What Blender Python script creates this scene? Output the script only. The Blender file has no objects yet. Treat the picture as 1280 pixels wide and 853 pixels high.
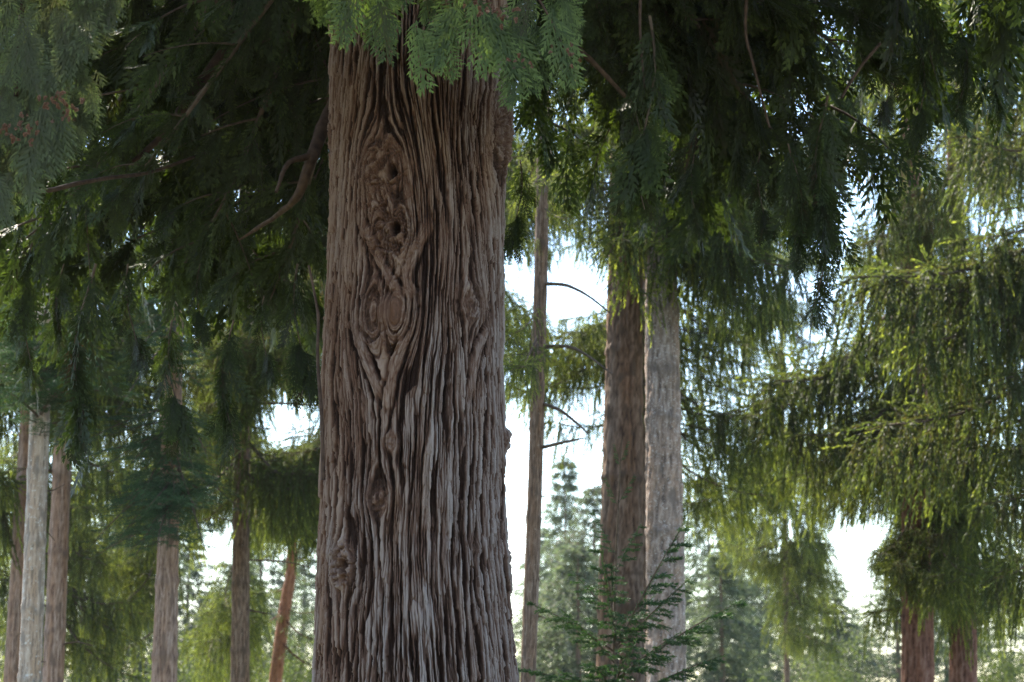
import bpy, math, random, os
import numpy as np
from mathutils import Matrix, Vector, Euler

R = math.radians
rng = np.random.default_rng(7)
random.seed(7)
sc = bpy.context.scene
COL = sc.collection
QUICK = os.environ.get('ONLY', '')

# ------------------------------------------------------------------ camera
F = 70 / 36 * 1280            # focal length in photo pixels
PITCH = R(10.5)
EYE = np.array([0.0, 0.0, 1.6])
cp, sp = math.cos(PITCH), math.sin(PITCH)


def P(px, py, D):
    """World point seen at photo pixel (px, py) at ground distance D."""
    a = (px - 640) / F
    b = (426.5 - py) / F
    d = np.array([a, cp - b * sp, sp + b * cp])
    return EYE + d * (D / d[1])


def pix(p):
    """Photo pixel of world points (N,3)."""
    q = np.atleast_2d(p) - EYE
    z = q[:, 1] * cp + q[:, 2] * sp
    y = -q[:, 1] * sp + q[:, 2] * cp
    z = np.maximum(z, 1e-3)
    return np.stack([640 + F * q[:, 0] / z, 426.5 - F * y / z, z], 1)


cam_d = bpy.data.cameras.new('camera')
cam_d.lens = 70
cam_d.sensor_width = 36
cam_d.clip_start = 0.1
cam_d.clip_end = 3000
cam_d.dof.use_dof = True
cam_d.dof.focus_distance = 9.75
cam_d.dof.aperture_fstop = 4.0
cam = bpy.data.objects.new('camera', cam_d)
COL.objects.link(cam)
cam.location = EYE
cam.rotation_euler = (R(90) + PITCH, 0, 0)
sc.camera = cam

# ------------------------------------------------------------------ light
SUN_AZ, SUN_EL = R(-36), R(47)      # azimuth from +Y towards +X
w = bpy.data.worlds.new('World')
sc.world = w
w.use_nodes = True
nt = w.node_tree
bg = nt.nodes['Background']
sky = nt.nodes.new('ShaderNodeTexSky')
sky.sky_type = 'NISHITA'
sky.sun_disc = False
sky.sun_elevation = SUN_EL
sky.sun_rotation = SUN_AZ
sky.air_density = 1.0
sky.dust_density = 0.15
sky.ozone_density = 1.0
nt.links.new(sky.outputs[0], bg.inputs[0])
bg.inputs[1].default_value = 0.15
sd = bpy.data.lights.new('sun', 'SUN')
sd.energy = 5.0
sd.angle = R(0.53)
sd.color = (1.0, 0.94, 0.82)
sun = bpy.data.objects.new('sun', sd)
COL.objects.link(sun)
sdir = Vector((math.sin(SUN_AZ) * math.cos(SUN_EL), math.cos(SUN_AZ) * math.cos(SUN_EL), math.sin(SUN_EL)))
sun.location = sdir * 60
sun.rotation_euler = sdir.to_track_quat('Z', 'Y').to_euler()
vs = sc.view_settings
vs.view_transform = 'Standard'
vs.look = 'None'
vs.exposure = 1.85
vs.gamma = 1.0
vs.use_white_balance = True
vs.white_balance_temperature = 6800
vs.use_curve_mapping = False
cy = sc.cycles
cy.max_bounces = 6
cy.diffuse_bounces = 4
cy.glossy_bounces = 1
cy.transmission_bounces = 2
cy.transparent_max_bounces = 4
cy.volume_bounces = 0
cy.caustics_reflective = False
cy.caustics_refractive = False
cy.sample_clamp_indirect = 4.0
cy.sample_clamp_direct = 1.0
cy.use_denoising = True
cy.denoiser = 'OPENIMAGEDENOISE'
cy.denoising_input_passes = 'RGB_ALBEDO_NORMAL'
cy.denoising_prefilter = 'NONE'

# ------------------------------------------------------------------ noise
_p = np.random.default_rng(3).permutation(256).astype(np.int32)
_pp = np.concatenate([_p, _p])
_ga = np.random.default_rng(4).random(256).astype(np.float32) * 2 * np.pi
_gx, _gy = np.cos(_ga), np.sin(_ga)


def pn(x, y, seed=0):
    x = np.asarray(x, np.float32) + seed * 17.37
    y = np.asarray(y, np.float32) + seed * 5.91
    xf, yf = np.floor(x), np.floor(y)
    xi, yi = xf.astype(np.int32) & 255, yf.astype(np.int32) & 255
    fx, fy = x - xf, y - yf
    u = fx * fx * fx * (fx * (fx * 6 - 15) + 10)
    v = fy * fy * fy * (fy * (fy * 6 - 15) + 10)
    x1, y1 = (xi + 1) & 255, (yi + 1) & 255

    def g(ix, iy, dx, dy):
        h = _pp[(_pp[ix] + iy) & 255]
        return _gx[h] * dx + _gy[h] * dy
    a = g(xi, yi, fx, fy)
    b = g(x1, yi, fx - 1, fy)
    c = g(xi, y1, fx, fy - 1)
    d = g(x1, y1, fx - 1, fy - 1)
    return ((a + (b - a) * u) * (1 - v) + (c + (d - c) * u) * v) * 1.5


def fbm(x, y, seed=0, o=4):
    r, a = 0, 1.0
    for i in range(o):
        r = r + a * pn(x, y, seed + i * 3)
        x, y, a = x * 2.03, y * 2.03, a * 0.5
    return r / 1.6


def sat(x):
    return np.clip(x, 0, 1)


# ------------------------------------------------------------------ object helpers
def tag(o, label=None, cat=None, group=None, kind=None):
    if label: o['label'] = label
    if cat: o['category'] = cat
    if group: o['group'] = group
    if kind: o['kind'] = kind
    return o


def thing(name, loc, label, cat, group=None):
    o = bpy.data.objects.new(name, None)
    o.empty_display_size = 0.3
    COL.objects.link(o)
    o.location = loc
    return tag(o, label, cat, group)


def link(name, me, parent=None, mat=None):
    o = bpy.data.objects.new(name, me)
    COL.objects.link(o)
    if parent is not None: o.parent = parent
    if mat is not None and not me.materials: me.materials.append(mat)
    return o


def quad_mesh(name, V, Fq, mat=None, smooth=True, attrs=None, face_attrs=None):
    """V (n,3), Fq (m,4) int -> mesh."""
    me = bpy.data.meshes.new(name)
    n, m = len(V), len(Fq)
    me.vertices.add(n)
    me.vertices.foreach_set('co', np.ascontiguousarray(V, np.float32).ravel())
    me.loops.add(m * 4)
    me.loops.foreach_set('vertex_index', np.ascontiguousarray(Fq, np.int32).ravel())
    me.polygons.add(m)
    me.polygons.foreach_set('loop_start', np.arange(m, dtype=np.int32) * 4)
    me.polygons.foreach_set('use_smooth', np.full(m, smooth, bool))
    for k, a in (attrs or {}).items():
        at = me.attributes.new(k, 'FLOAT', 'POINT')
        at.data.foreach_set('value', np.ascontiguousarray(a, np.float32).ravel())
    for k, a in (face_attrs or {}).items():
        at = me.attributes.new(k, 'FLOAT', 'FACE')
        at.data.foreach_set('value', np.ascontiguousarray(a, np.float32).ravel())
    me.update(calc_edges=True)
    if mat: me.materials.append(mat)
    return me


def leaf_mesh(name, Q, tone, mat):
    n = len(Q)
    return quad_mesh(name, Q.reshape(-1, 3), np.arange(n * 4).reshape(n, 4), mat, False, None, {'tone': tone})


def norm(v):
    return v / np.maximum(np.linalg.norm(v, axis=-1, keepdims=True), 1e-9)


def smooth_path(pts, n):
    """Catmull-Rom resample."""
    p = np.asarray(pts, float)
    p = np.vstack([2 * p[0] - p[1], p, 2 * p[-1] - p[-2]])
    k = len(p) - 3
    t = np.linspace(0, k - 1e-6, n)
    i = t.astype(int)
    u = (t - i)[:, None]
    a, b, c, d = p[i], p[i + 1], p[i + 2], p[i + 3]
    return 0.5 * (2 * b + (c - a) * u + (2 * a - 5 * b + 4 * c - d) * u ** 2 + (3 * b - a - 3 * c + d) * u ** 3)


def tube_arrays(pts, rad, sides=8):
    pts = np.asarray(pts, float)
    n = len(pts)
    rad = np.broadcast_to(np.asarray(rad, float), (n,))
    t = norm(np.gradient(pts, axis=0))
    ref = np.where(np.abs(t[:, 2:3]) > 0.95, np.array([[1.0, 0, 0]]), np.array([[0, 0, 1.0]]))
    a = norm(np.cross(ref, t))
    b = np.cross(t, a)
    th = np.linspace(0, 2 * np.pi, sides, endpoint=False)
    V = pts[:, None] + rad[:, None, None] * (a[:, None] * np.cos(th)[None, :, None] + b[:, None] * np.sin(th)[None, :, None])
    V = V.reshape(-1, 3)
    i = np.arange(n - 1)[:, None] * sides
    j = np.arange(sides)[None]
    j2 = (j + 1) % sides
    Fq = np.stack([i + j, i + j2, i + sides + j2, i + sides + j], -1).reshape(-1, 4)
    return V, Fq


def merge(parts):
    Vs, Fs, o = [], [], 0
    for V, Fq in parts:
        Vs.append(V)
        Fs.append(Fq + o)
        o += len(V)
    return np.vstack(Vs), np.vstack(Fs)


# ------------------------------------------------------------------ materials
def new_mat(name):
    m = bpy.data.materials.new(name)
    m.use_nodes = True
    n = m.node_tree
    n.nodes.clear()
    return m, n, n.nodes, n.links


def ramp(nodes, stops):
    r = nodes.new('ShaderNodeValToRGB')
    cr = r.color_ramp
    while len(cr.elements) < len(stops): cr.elements.new(0.5)
    for e, (p, c) in zip(cr.elements, stops):
        e.position = p
        e.color = (*c, 1)
    return r


def foliage_mat(name, stops, trans=0.4, tcol=(1.0, 1.15, 0.45), tgain=1.6, spec=0.2):
    m, n, N, L = new_mat(name)
    at = N.new('ShaderNodeAttribute'); at.attribute_name = 'tone'
    oi = N.new('ShaderNodeObjectInfo')
    ad = N.new('ShaderNodeMath'); ad.operation = 'MULTIPLY_ADD'
    ad.inputs[1].default_value = 0.16
    L.new(oi.outputs['Random'], ad.inputs[0]); L.new(at.outputs['Fac'], ad.inputs[2])
    su = N.new('ShaderNodeMath'); su.operation = 'SUBTRACT'; su.inputs[1].default_value = 0.08
    L.new(ad.outputs[0], su.inputs[0])
    r = ramp(N, stops)
    L.new(su.outputs[0], r.inputs[0])
    pb = N.new('ShaderNodeBsdfPrincipled')
    pb.inputs['Roughness'].default_value = 0.55
    pb.inputs['Specular IOR Level'].default_value = spec
    L.new(r.outputs[0], pb.inputs['Base Color'])
    mu = N.new('ShaderNodeMix'); mu.data_type = 'RGBA'; mu.blend_type = 'MULTIPLY'
    mu.inputs[0].default_value = 1
    mu.inputs[7].default_value = (tcol[0] * tgain, tcol[1] * tgain, tcol[2] * tgain, 1)
    L.new(r.outputs[0], mu.inputs[6])
    tr = N.new('ShaderNodeBsdfTranslucent')
    L.new(mu.outputs[2], tr.inputs[0])
    mx = N.new('ShaderNodeMixShader'); mx.inputs[0].default_value = trans
    L.new(pb.outputs[0], mx.inputs[1]); L.new(tr.outputs[0], mx.inputs[2])
    o = N.new('ShaderNodeOutputMaterial')
    L.new(mx.outputs[0], o.inputs[0])
    return m


M_CEDAR = foliage_mat('shaded_cedar_leaf', [(0.0, (0.06, 0.035, 0.022)), (0.07, (0.026, 0.026, 0.013)), (0.3, (0.018, 0.027, 0.0095)),
                                     (0.65, (0.031, 0.046, 0.0135)), (1.0, (0.07, 0.10, 0.024))], 0.3, (1.05, 1.1, 0.38), 1.9, 0.25)  # leaf colour darkened to paint in the deep shade of the canopy
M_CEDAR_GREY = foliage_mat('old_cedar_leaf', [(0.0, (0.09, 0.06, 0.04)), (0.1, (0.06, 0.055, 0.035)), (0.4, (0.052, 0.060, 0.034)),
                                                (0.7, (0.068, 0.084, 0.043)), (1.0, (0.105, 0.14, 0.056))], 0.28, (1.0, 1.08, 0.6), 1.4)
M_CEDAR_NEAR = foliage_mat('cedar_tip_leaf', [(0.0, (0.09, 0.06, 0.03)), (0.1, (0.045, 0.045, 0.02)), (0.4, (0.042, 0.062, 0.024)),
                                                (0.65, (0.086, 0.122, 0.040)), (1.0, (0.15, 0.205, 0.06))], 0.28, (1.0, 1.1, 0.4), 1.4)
M_SPRUCE = foliage_mat('spruce_leaf', [(0.0, (0.07, 0.05, 0.035)), (0.08, (0.048, 0.045, 0.03)), (0.35, (0.038, 0.052, 0.026)),
                                       (0.7, (0.060, 0.084, 0.036)), (1.0, (0.16, 0.19, 0.055))], 0.48, (1.12, 1.08, 0.42), 2.25)
M_FIR = foliage_mat('fir_leaf', [(0.0, (0.06, 0.045, 0.03)), (0.08, (0.03, 0.045, 0.03)), (0.4, (0.034, 0.066, 0.042)),
                                 (0.75, (0.055, 0.10, 0.058)), (1.0, (0.09, 0.15, 0.07))], 0.3)
M_SAPL = foliage_mat('sapling_leaf', [(0.0, (0.06, 0.045, 0.03)), (0.08, (0.03, 0.045, 0.02)), (0.4, (0.026, 0.054, 0.026)),
                                      (0.75, (0.042, 0.082, 0.036)), (1.0, (0.075, 0.125, 0.05))], 0.25)
M_FAR = foliage_mat('hazed_distant_leaf', [(0.0, (0.07, 0.06, 0.045)), (0.1, (0.06, 0.07, 0.05)), (0.5, (0.085, 0.112, 0.078)),
                                     (1.0, (0.14, 0.17, 0.09))], 0.5, (1.0, 1.05, 0.7), 1.5)  # paler, greyer green puts distance haze into the leaf colour
M_BROAD = foliage_mat('shrub_leaf', [(0.0, (0.07, 0.06, 0.03)), (0.1, (0.05, 0.065, 0.03)), (0.5, (0.07, 0.095, 0.042)),
                                     (1.0, (0.13, 0.16, 0.06))], 0.4, (1.1, 1.1, 0.5), 1.6)


def bark_mat(name, deep, mid, top, scale=(60, 60, 7), bump=0.4, spot=None):
    """attrs: depth (0 fissure .. 1 ridge top), weather, scar."""
    m, n, N, L = new_mat(name)
    at = N.new('ShaderNodeAttribute'); at.attribute_name = 'depth'
    we = N.new('ShaderNodeAttribute'); we.attribute_name = 'weather_light'
    tc = N.new('ShaderNodeTexCoord')
    mp = N.new('ShaderNodeMapping'); mp.inputs['Scale'].default_value = scale
    L.new(tc.outputs['Object'], mp.inputs[0])
    no = N.new('ShaderNodeTexNoise'); no.inputs['Scale'].default_value = 1.0; no.inputs['Detail'].default_value = 5
    no.inputs['Roughness'].default_value = 0.65
    L.new(mp.outputs[0], no.inputs[0])
    mp2 = N.new('ShaderNodeMapping'); mp2.inputs['Scale'].default_value = (9, 9, 2.2)
    L.new(tc.outputs['Object'], mp2.inputs[0])
    n2 = N.new('ShaderNodeTexNoise'); n2.inputs['Scale'].default_value = 1.0; n2.inputs['Detail'].default_value = 4
    L.new(mp2.outputs[0], n2.inputs[0])
    a1 = N.new('ShaderNodeMath'); a1.operation = 'MULTIPLY_ADD'; a1.inputs[1].default_value = 0.55
    L.new(no.outputs[0], a1.inputs[0]); L.new(at.outputs['Fac'], a1.inputs[2])
    s1 = N.new('ShaderNodeMath'); s1.operation = 'SUBTRACT'; s1.inputs[1].default_value = 0.27
    L.new(a1.outputs[0], s1.inputs[0])
    r = ramp(N, [(0.10, deep), (0.5, mid), (0.95, top)])
    L.new(s1.outputs[0], r.inputs[0])
    # brown (fresh) against grey (weathered, on the cedar partly painted side light)
    r2 = ramp(N, [(0.10, deep), (0.5, tuple(c * f for c, f in zip(mid, (1.0, 0.82, 0.66)))),
                  (0.95, tuple(c * f for c, f in zip(top, (0.88, 0.70, 0.55))))])
    L.new(s1.outputs[0], r2.inputs[0])
    a2 = N.new('ShaderNodeMath'); a2.operation = 'MULTIPLY_ADD'; a2.inputs[1].default_value = 1.6; a2.use_clamp = True
    L.new(n2.outputs[0], a2.inputs[0])
    s2 = N.new('ShaderNodeMath'); s2.operation = 'SUBTRACT'; s2.inputs[1].default_value = 0.8
    L.new(we.outputs['Fac'], s2.inputs[0]); L.new(s2.outputs[0], a2.inputs[2])
    mx = N.new('ShaderNodeMix'); mx.data_type = 'RGBA'
    L.new(a2.outputs[0], mx.inputs[0]); L.new(r2.outputs[0], mx.inputs[6]); L.new(r.outputs[0], mx.inputs[7])
    col = mx.outputs[2]
    if spot:      # pale flecks; on the grey bark they stand for spots of sun
        vo = N.new('ShaderNodeTexNoise'); vo.inputs['Scale'].default_value = spot[1]; vo.inputs['Detail'].default_value = 6
        vo.inputs['Roughness'].default_value = 0.75
        L.new(tc.outputs['Object'], vo.inputs[0])
        rr = ramp(N, [(spot[2], (0, 0, 0)), (spot[2] + 0.1, (1, 1, 1))])
        L.new(vo.outputs[0], rr.inputs[0])
        m2 = N.new('ShaderNodeMix'); m2.data_type = 'RGBA'
        L.new(rr.outputs[0], m2.inputs[0]); L.new(col, m2.inputs[6]); m2.inputs[7].default_value = (*spot[0], 1)
        col = m2.outputs[2]
    sa = N.new('ShaderNodeAttribute'); sa.attribute_name = 'scar'
    m3 = N.new('ShaderNodeMix'); m3.data_type = 'RGBA'
    L.new(sa.outputs['Fac'], m3.inputs[0]); L.new(col, m3.inputs[6]); m3.inputs[7].default_value = (*tuple(c * 0.55 for c in mid), 1)
    pb = N.new('ShaderNodeBsdfPrincipled')
    pb.inputs['Roughness'].default_value = 0.85
    pb.inputs['Specular IOR Level'].default_value = 0.2
    L.new(m3.outputs[2], pb.inputs['Base Color'])
    bu = N.new('ShaderNodeBump'); bu.inputs['Strength'].default_value = bump; bu.inputs['Distance'].default_value = 0.01
    L.new(no.outputs[0], bu.inputs['Height'])
    L.new(bu.outputs[0], pb.inputs['Normal'])
    o = N.new('ShaderNodeOutputMaterial')
    L.new(pb.outputs[0], o.inputs[0])
    return m


M_BARK = bark_mat('cedar_bark', (0.024, 0.011, 0.007), (0.108, 0.064, 0.049), (0.255, 0.215, 0.205), (120, 120, 10), 0.4)  # deep tone: reddish inner bark plus shade painted into the fissures
M_FIRBARK = bark_mat('fir_bark', (0.17, 0.135, 0.11), (0.35, 0.30, 0.265), (0.50, 0.46, 0.43), (50, 50, 25), 0.35,
                     ((0.58, 0.57, 0.55), 24, 0.56))
M_PINKBARK = bark_mat('brown_bark', (0.11, 0.07, 0.055), (0.25, 0.175, 0.14), (0.38, 0.30, 0.26), (45, 45, 14), 0.5, ((0.44, 0.40, 0.36), 36, 0.62))
M_DARKBARK = bark_mat('dark_bark', (0.06, 0.038, 0.029), (0.16, 0.115, 0.09), (0.28, 0.22, 0.185), (55, 55, 22), 0.6, ((0.36, 0.33, 0.29), 40, 0.60))
M_BROWNBARK = bark_mat('brown_furrowed_bark', (0.055, 0.036, 0.028), (0.14, 0.10, 0.078), (0.24, 0.18, 0.147), (55, 55, 22), 0.6)
M_GREYBARK = bark_mat('sunfleck_grey_bark', (0.11, 0.085, 0.075), (0.25, 0.205, 0.185), (0.40, 0.355, 0.335), (45, 45, 18), 0.5,
                      ((0.54, 0.53, 0.53), 44, 0.55))  # flecks paint in sun filtering through the crowns
M_REDBARK = bark_mat('red_bark', (0.06, 0.028, 0.02), (0.165, 0.085, 0.066), (0.265, 0.165, 0.138), (40, 40, 6), 0.5)
M_PINEBARK = bark_mat('orange_bark', (0.13, 0.05, 0.03), (0.32, 0.15, 0.09), (0.42, 0.23, 0.15), (20, 20, 12), 0.5)


def plain_mat(name, c1, c2, scale=30, rough=0.8):
    m, n, N, L = new_mat(name)
    tc = N.new('ShaderNodeTexCoord')
    no = N.new('ShaderNodeTexNoise'); no.inputs['Scale'].default_value = scale; no.inputs['Detail'].default_value = 4
    L.new(tc.outputs['Object'], no.inputs[0])
    r = ramp(N, [(0.3, c1), (0.7, c2)])
    L.new(no.outputs[0], r.inputs[0])
    pb = N.new('ShaderNodeBsdfPrincipled'); pb.inputs['Roughness'].default_value = rough
    pb.inputs['Specular IOR Level'].default_value = 0.2
    L.new(r.outputs[0], pb.inputs['Base Color'])
    bu = N.new('ShaderNodeBump'); bu.inputs['Strength'].default_value = 0.4; bu.inputs['Distance'].default_value = 0.01
    L.new(no.outputs[0], bu.inputs['Height']); L.new(bu.outputs[0], pb.inputs['Normal'])
    o = N.new('ShaderNodeOutputMaterial'); L.new(pb.outputs[0], o.inputs[0])
    return m


M_LIMB = plain_mat('cedar_limb', (0.03, 0.017, 0.012), (0.085, 0.052, 0.037), 25)
M_TWIG = plain_mat('dark_twig', (0.05, 0.035, 0.025), (0.12, 0.085, 0.06), 25)
M_CONE = plain_mat('cone_scale', (0.10, 0.05, 0.032), (0.19, 0.10, 0.068), 60)
M_GROUND = plain_mat('forest_floor', (0.10, 0.075, 0.045), (0.09, 0.11, 0.05), 0.9, 0.95)


# ------------------------------------------------------------------ the big cedar trunk
CD = 10.0                               # distance of its axis
rows = [(20, 416, 634), (60, 415, 636), (130, 413, 638), (220, 413, 633), (300, 411, 631), (380, 407, 632), (470, 402, 632),
        (560, 401, 635), (680, 399, 636), (760, 396, 643), (853, 393, 650)]
zz, cc, rr_ = [], [], []
for y, a, b in rows:
    pa, pb_ = P(a, y, CD), P(b, y, CD)
    zz.append(pa[2]); cc.append((pa[0] + pb_[0]) / 2); rr_.append((pb_[0] - pa[0]) / 2)
zz, cc, rr_ = map(lambda v: np.array(v[::-1]), (zz, cc, rr_))
zz = np.concatenate([[-0.3, 0.1, 0.6, 1.2], zz, [7, 9, 12, 16, 20]])
cc = np.concatenate([[cc[0]] * 4, cc, [cc[-1]] * 5])
rr_ = np.concatenate([[0.98, 0.82, 0.67, 0.575], rr_, [0.40, 0.35, 0.27, 0.17, 0.04]]) - 0.012
BASE = Vector((float(cc[0]), CD, 0.0))


def trunk_axis(z):
    return np.interp(z, zz, cc), np.interp(z, zz, rr_)


cedar = thing('cedar_tree', BASE, 'large old cedar with thick furrowed red brown bark and low hanging sprays', 'tree')


def build_cedar_trunk():
    lo = 1 if not QUICK or 'trunk' in QUICK else 2
    nf, nb = 1000 // lo, 160 // lo
    th = np.concatenate([np.linspace(-1.75, 1.75, nf), np.linspace(1.75, 2 * np.pi - 1.75, nb + 2)[1:-1]])
    z = np.concatenate([np.linspace(-0.3, 1.65, 150), np.linspace(1.65, 5.45, 1050 // lo)[1:], np.linspace(5.45, 20, 200)[1:]])
    nth, nz = len(th), len(z)
    TH, Z = np.meshgrid(th, z)
    TH, Z = TH.astype(np.float32), Z.astype(np.float32)
    cx, r = trunk_axis(Z)
    R0 = 0.47
    S = TH * R0
    # knots: pixel x, y, radius px, bump, hole(px dx,dy,radius), rough
    K = [(482, 238, 34, 0.016, (15, 5, 6.5), 0.9), (492, 314, 34, 0.012, (8, -4, 6.5), 1.0), (486, 412, 40, 0.045, (8, -2, 0), 0.30),
         (592, 396, 24, 0.026, None, 0.15), (496, 567, 13, 0.024, None, 0.15), (478, 634, 18, 0.010, None, 0.3),
         (432, 712, 24, 0.024, (4, 2, 5.5), 0.9), (598, 692, 7, 0.010, None, 0.2),
         (634, 172, 44, 0.036, None, 0.8), (640, 550, 12, 0.055, None, 0.5), (641, 700, 24, 0.022, None, 0.5),
         (404, 176, 22, 0.028, None, 0.6), (557, 100, 18, -0.05, None, 0.8)]
    kk = []
    for px, py, pr, amp, hole, rough in K:
        q = P(px, py, CD)
        c0, r0 = trunk_axis(q[2])
        s0 = R0 * math.asin(max(-0.999, min(0.999, (q[0] - c0) / (r0 + 0.02))))
        kk.append((s0, q[2], pr / F * CD, amp, hole, rough))
    # stream function bends the bark round the knots
    psi = S.copy()
    for s0, z0, a, amp, hole, rough in kk:
        ds, dz = S - s0, (Z - z0) * 0.62
        r2 = ds * ds + dz * dz
        psi -= (0.25 + 0.75 * min(1.0, a / 0.14) ** 2) * ds * (a * a) / (r2 + 0.25 * a * a) * np.exp(-r2 / (2.6 * a) ** 2 * 0.5)
    wob = 0.016 * pn(S * 5, Z * 1.1, 1) + 0.006 * pn(S * 14, Z * 3.2, 2) + 0.003 * pn(S * 45, Z * 12, 3)
    q = psi + wob
    ragged = 0.035 * pn(S * 70, Z * 13, 4) + 0.03 * pn(S * 140, Z * 28, 5)
    n1 = pn(q * 15, Z * 0.85, 11) + ragged
    n2 = pn(q * 31, Z * 1.5, 12) + ragged * 1.2
    n3 = pn(q * 75, Z * 3.6, 13)
    n4 = pn(q * 170, Z * 9, 14)
    sst = lambda v: v * v * (3 - 2 * v)
    hsh = lambda a, b: _ga[_pp[(_pp[a & 255] + (b & 255)) & 255]] / (2 * np.pi)
    n4 = pn(q * 170, Z * 9, 14)
    ridge = 1 - np.abs(pn(q * 95, Z * 3.5, 25)) * 2.2
    ridge2 = 1 - np.abs(pn(q * 200, Z * 9, 26)) * 2.2
    plate = pn(q * 9, Z * 0.6, 21)
    f1 = np.ones_like(S)
    h = 0.018 * pn(S * 2.6, Z * 0.45, 33) + 0.010 * plate + 0.0035 * ridge + 0.002 * ridge2
    depth = 0.60 + 0.16 * plate + 0.10 * ridge + 0.08 * ridge2
    # long strips of bark: narrow dark fissures open and close between them, their ends peel away
    for fq, zf, gap_d, lift, sd_, wgt in ((19, 1.25, 0.021, 0.012, 5, 0.85), (37, 2.0, 0.014, 0.010, 9, 0.72), (76, 3.4, 0.007, 0.005, 14, 0.45)):
        u = (q * fq + 0.75 * pn(q * 6, Z * 0.9, sd_) + 0.40 * pn(S * 13, Z * 3.0, sd_ + 3) + 0.12 * pn(S * 50, Z * 13, sd_ + 1)
             + 0.05 * pn(S * 150, Z * 40, sd_ + 2) + 300)
        ib = np.round(u).astype(np.int32)
        db = np.abs(u - ib)
        ibf = (ib % 97).astype(np.float32)
        op = sat(0.58 + 1.6 * pn(ibf * 3.37, Z * zf * 1.3, sd_ + 4))
        gw = (0.10 + 0.17 * op) * (1 + 0.5 * pn(ibf * 2.11, Z * zf * 5, sd_ + 6))
        gap = op * (1 - sst(sat((db - gw * 0.45) / (gw * 0.75 + 1e-3))))
        h -= gap_d * gap
        depth -= wgt * 0.85 * gap  # fissure colour darkened, partly as painted shade
        f1 *= 1 - gap
        iu = np.floor(u).astype(np.int32)
        fu = u - iu
        zc = Z * zf * 1.7 + hsh(iu, iu * 0 + sd_) * 7 + 0.12 * pn(S * 60, Z * 14, sd_ + 2) + 40
        iz = np.floor(zc).astype(np.int32)
        fz = zc - iz
        hgt = hsh(iu + 3 * sd_, iz)
        half = 0.53 * np.sin(np.pi * np.clip(fz, 0.001, .999)) ** 0.3
        msk = sat((half - np.abs(fu - 0.5)) / 0.10)
        tilt = (fu - .5) * (hsh(iu, iz + 77) - .5) * 1.6 + (0.5 - fz) * 0.6
        h += lift * (msk * (hgt + tilt) - 0.4)
        depth += wgt * (0.30 * msk * (hgt - 0.35) - 0.14 * (1 - msk))
    depth = sat(depth)
    # cross cracks that break the strips
    ck = pn(q * 26, Z * 16, 41) + 0.5 * pn(q * 60, Z * 45, 42)
    h -= 0.006 * sat((np.abs(ck) < 0.03) * 1.0) * f1
    # diagonal straps of bark beneath the knots
    straps = [[(452, 292), (470, 330), (495, 375), (520, 402)], [(540, 305), (524, 340), (514, 372), (524, 398)],
              [(448, 430), (462, 470), (488, 520)], [(512, 440), (498, 480), (490, 520)], [(618, 418), (604, 450), (592, 520)],
              ]
    for st in straps:
        pts = []
        for x, y in st:
            g = P(x, y, CD)
            c0, r0 = trunk_axis(g[2])
            pts.append((R0 * math.asin(max(-1, min(1, (g[0] - c0) / (r0 + .02)))), g[2]))
        pts = smooth_path([(a, b, 0) for a, b in pts], 60)
        zmin, zmax = pts[:, 1].min() - .06, pts[:, 1].max() + .06
        smin, smax = pts[:, 0].min() - .08, pts[:, 0].max() + .08
        sel = (Z > zmin) & (Z < zmax) & (S > smin) & (S < smax)
        ss, zs = S[sel], Z[sel]
        d = np.full(ss.shape, 9.0, np.float32)
        sd_ = np.zeros_like(d)
        tt_ = np.zeros_like(d)
        for ii, (a, b, _) in enumerate(pts):
            dd = np.hypot(ss - a + 0.006 * pn(zs * 20, ss * 20, 51), (zs - b) * 0.8)
            m_ = dd < d
            d = np.where(m_, dd, d)
            sd_ = np.where(m_, ss - a, sd_)
            tt_ = np.where(m_, ii / 59.0, tt_)
        wdt = 0.028 + 0.007 * pn(zs * 9, ss * 3, 54)
        fade = sat(np.sin(np.pi * np.clip(tt_, 0.03, 0.97)) * 2.2)
        prof = sat(1 - (d / wdt) ** 4) * fade
        fib = 0.6 * (sat(np.abs(pn(sd_ * 60 + .3 * pn(zs * 9, ss, 56), tt_ * 4, 52)) / .22) - 1) + 0.35 * pn(sd_ * 190, zs * 8, 55)
        gr = np.exp(-((d - wdt * 1.25) / 0.008) ** 2) * fade
        h[sel] = h[sel] * (1 - 0.8 * prof) + prof * (0.008 + 0.009 * fib) - 0.016 * gr
        depth[sel] = sat(depth[sel] * (1 - 0.85 * prof) + 0.85 * prof * (0.75 + 0.5 * fib) - 0.45 * gr)
    kid = np.full(S.shape, -1, np.int32)
    rough1 = fbm(S * 13, Z * 13, 61, 4)
    rough2 = np.abs(fbm(S * 17 + rough1, Z * 22 + rough1, 62, 4))
    for i, (s0, z0, a, amp, hole, rough) in enumerate(kk):
        ds, dz = S - s0, (Z - z0) * 0.85
        rr = np.sqrt(ds * ds + dz * dz) * (1 + 0.42 * rough1) / a
        m_ = np.exp(-rr ** 3)
        lip = np.exp(-((rr - 0.9) / 0.22) ** 2)
        hk = amp * (0.8 + 0.5 * rough1) + rough * (0.034 * (sat(rough2 / .35) - 0.7) + 0.006 * pn(S * 60, Z * 60, 63)) + 0.25 * h 
        # concentric folds of callus
        hk = hk + 0.008 * np.sin(rr * 11 + 5 * rough1)
        m_ = m_ * (0.5 + 0.35 * min(1, rough * 1.2))
        h = h * (1 - m_) + hk * m_ + 0.012 * lip * (0.5 + rough1) * (amp > 0)
        dk = sat(0.25 + 0.4 * rough1 + 0.35 * sat(rough2 / .35) + .15 * n4)
        depth = depth * (1 - m_) + (dk + .1) * m_
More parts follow.
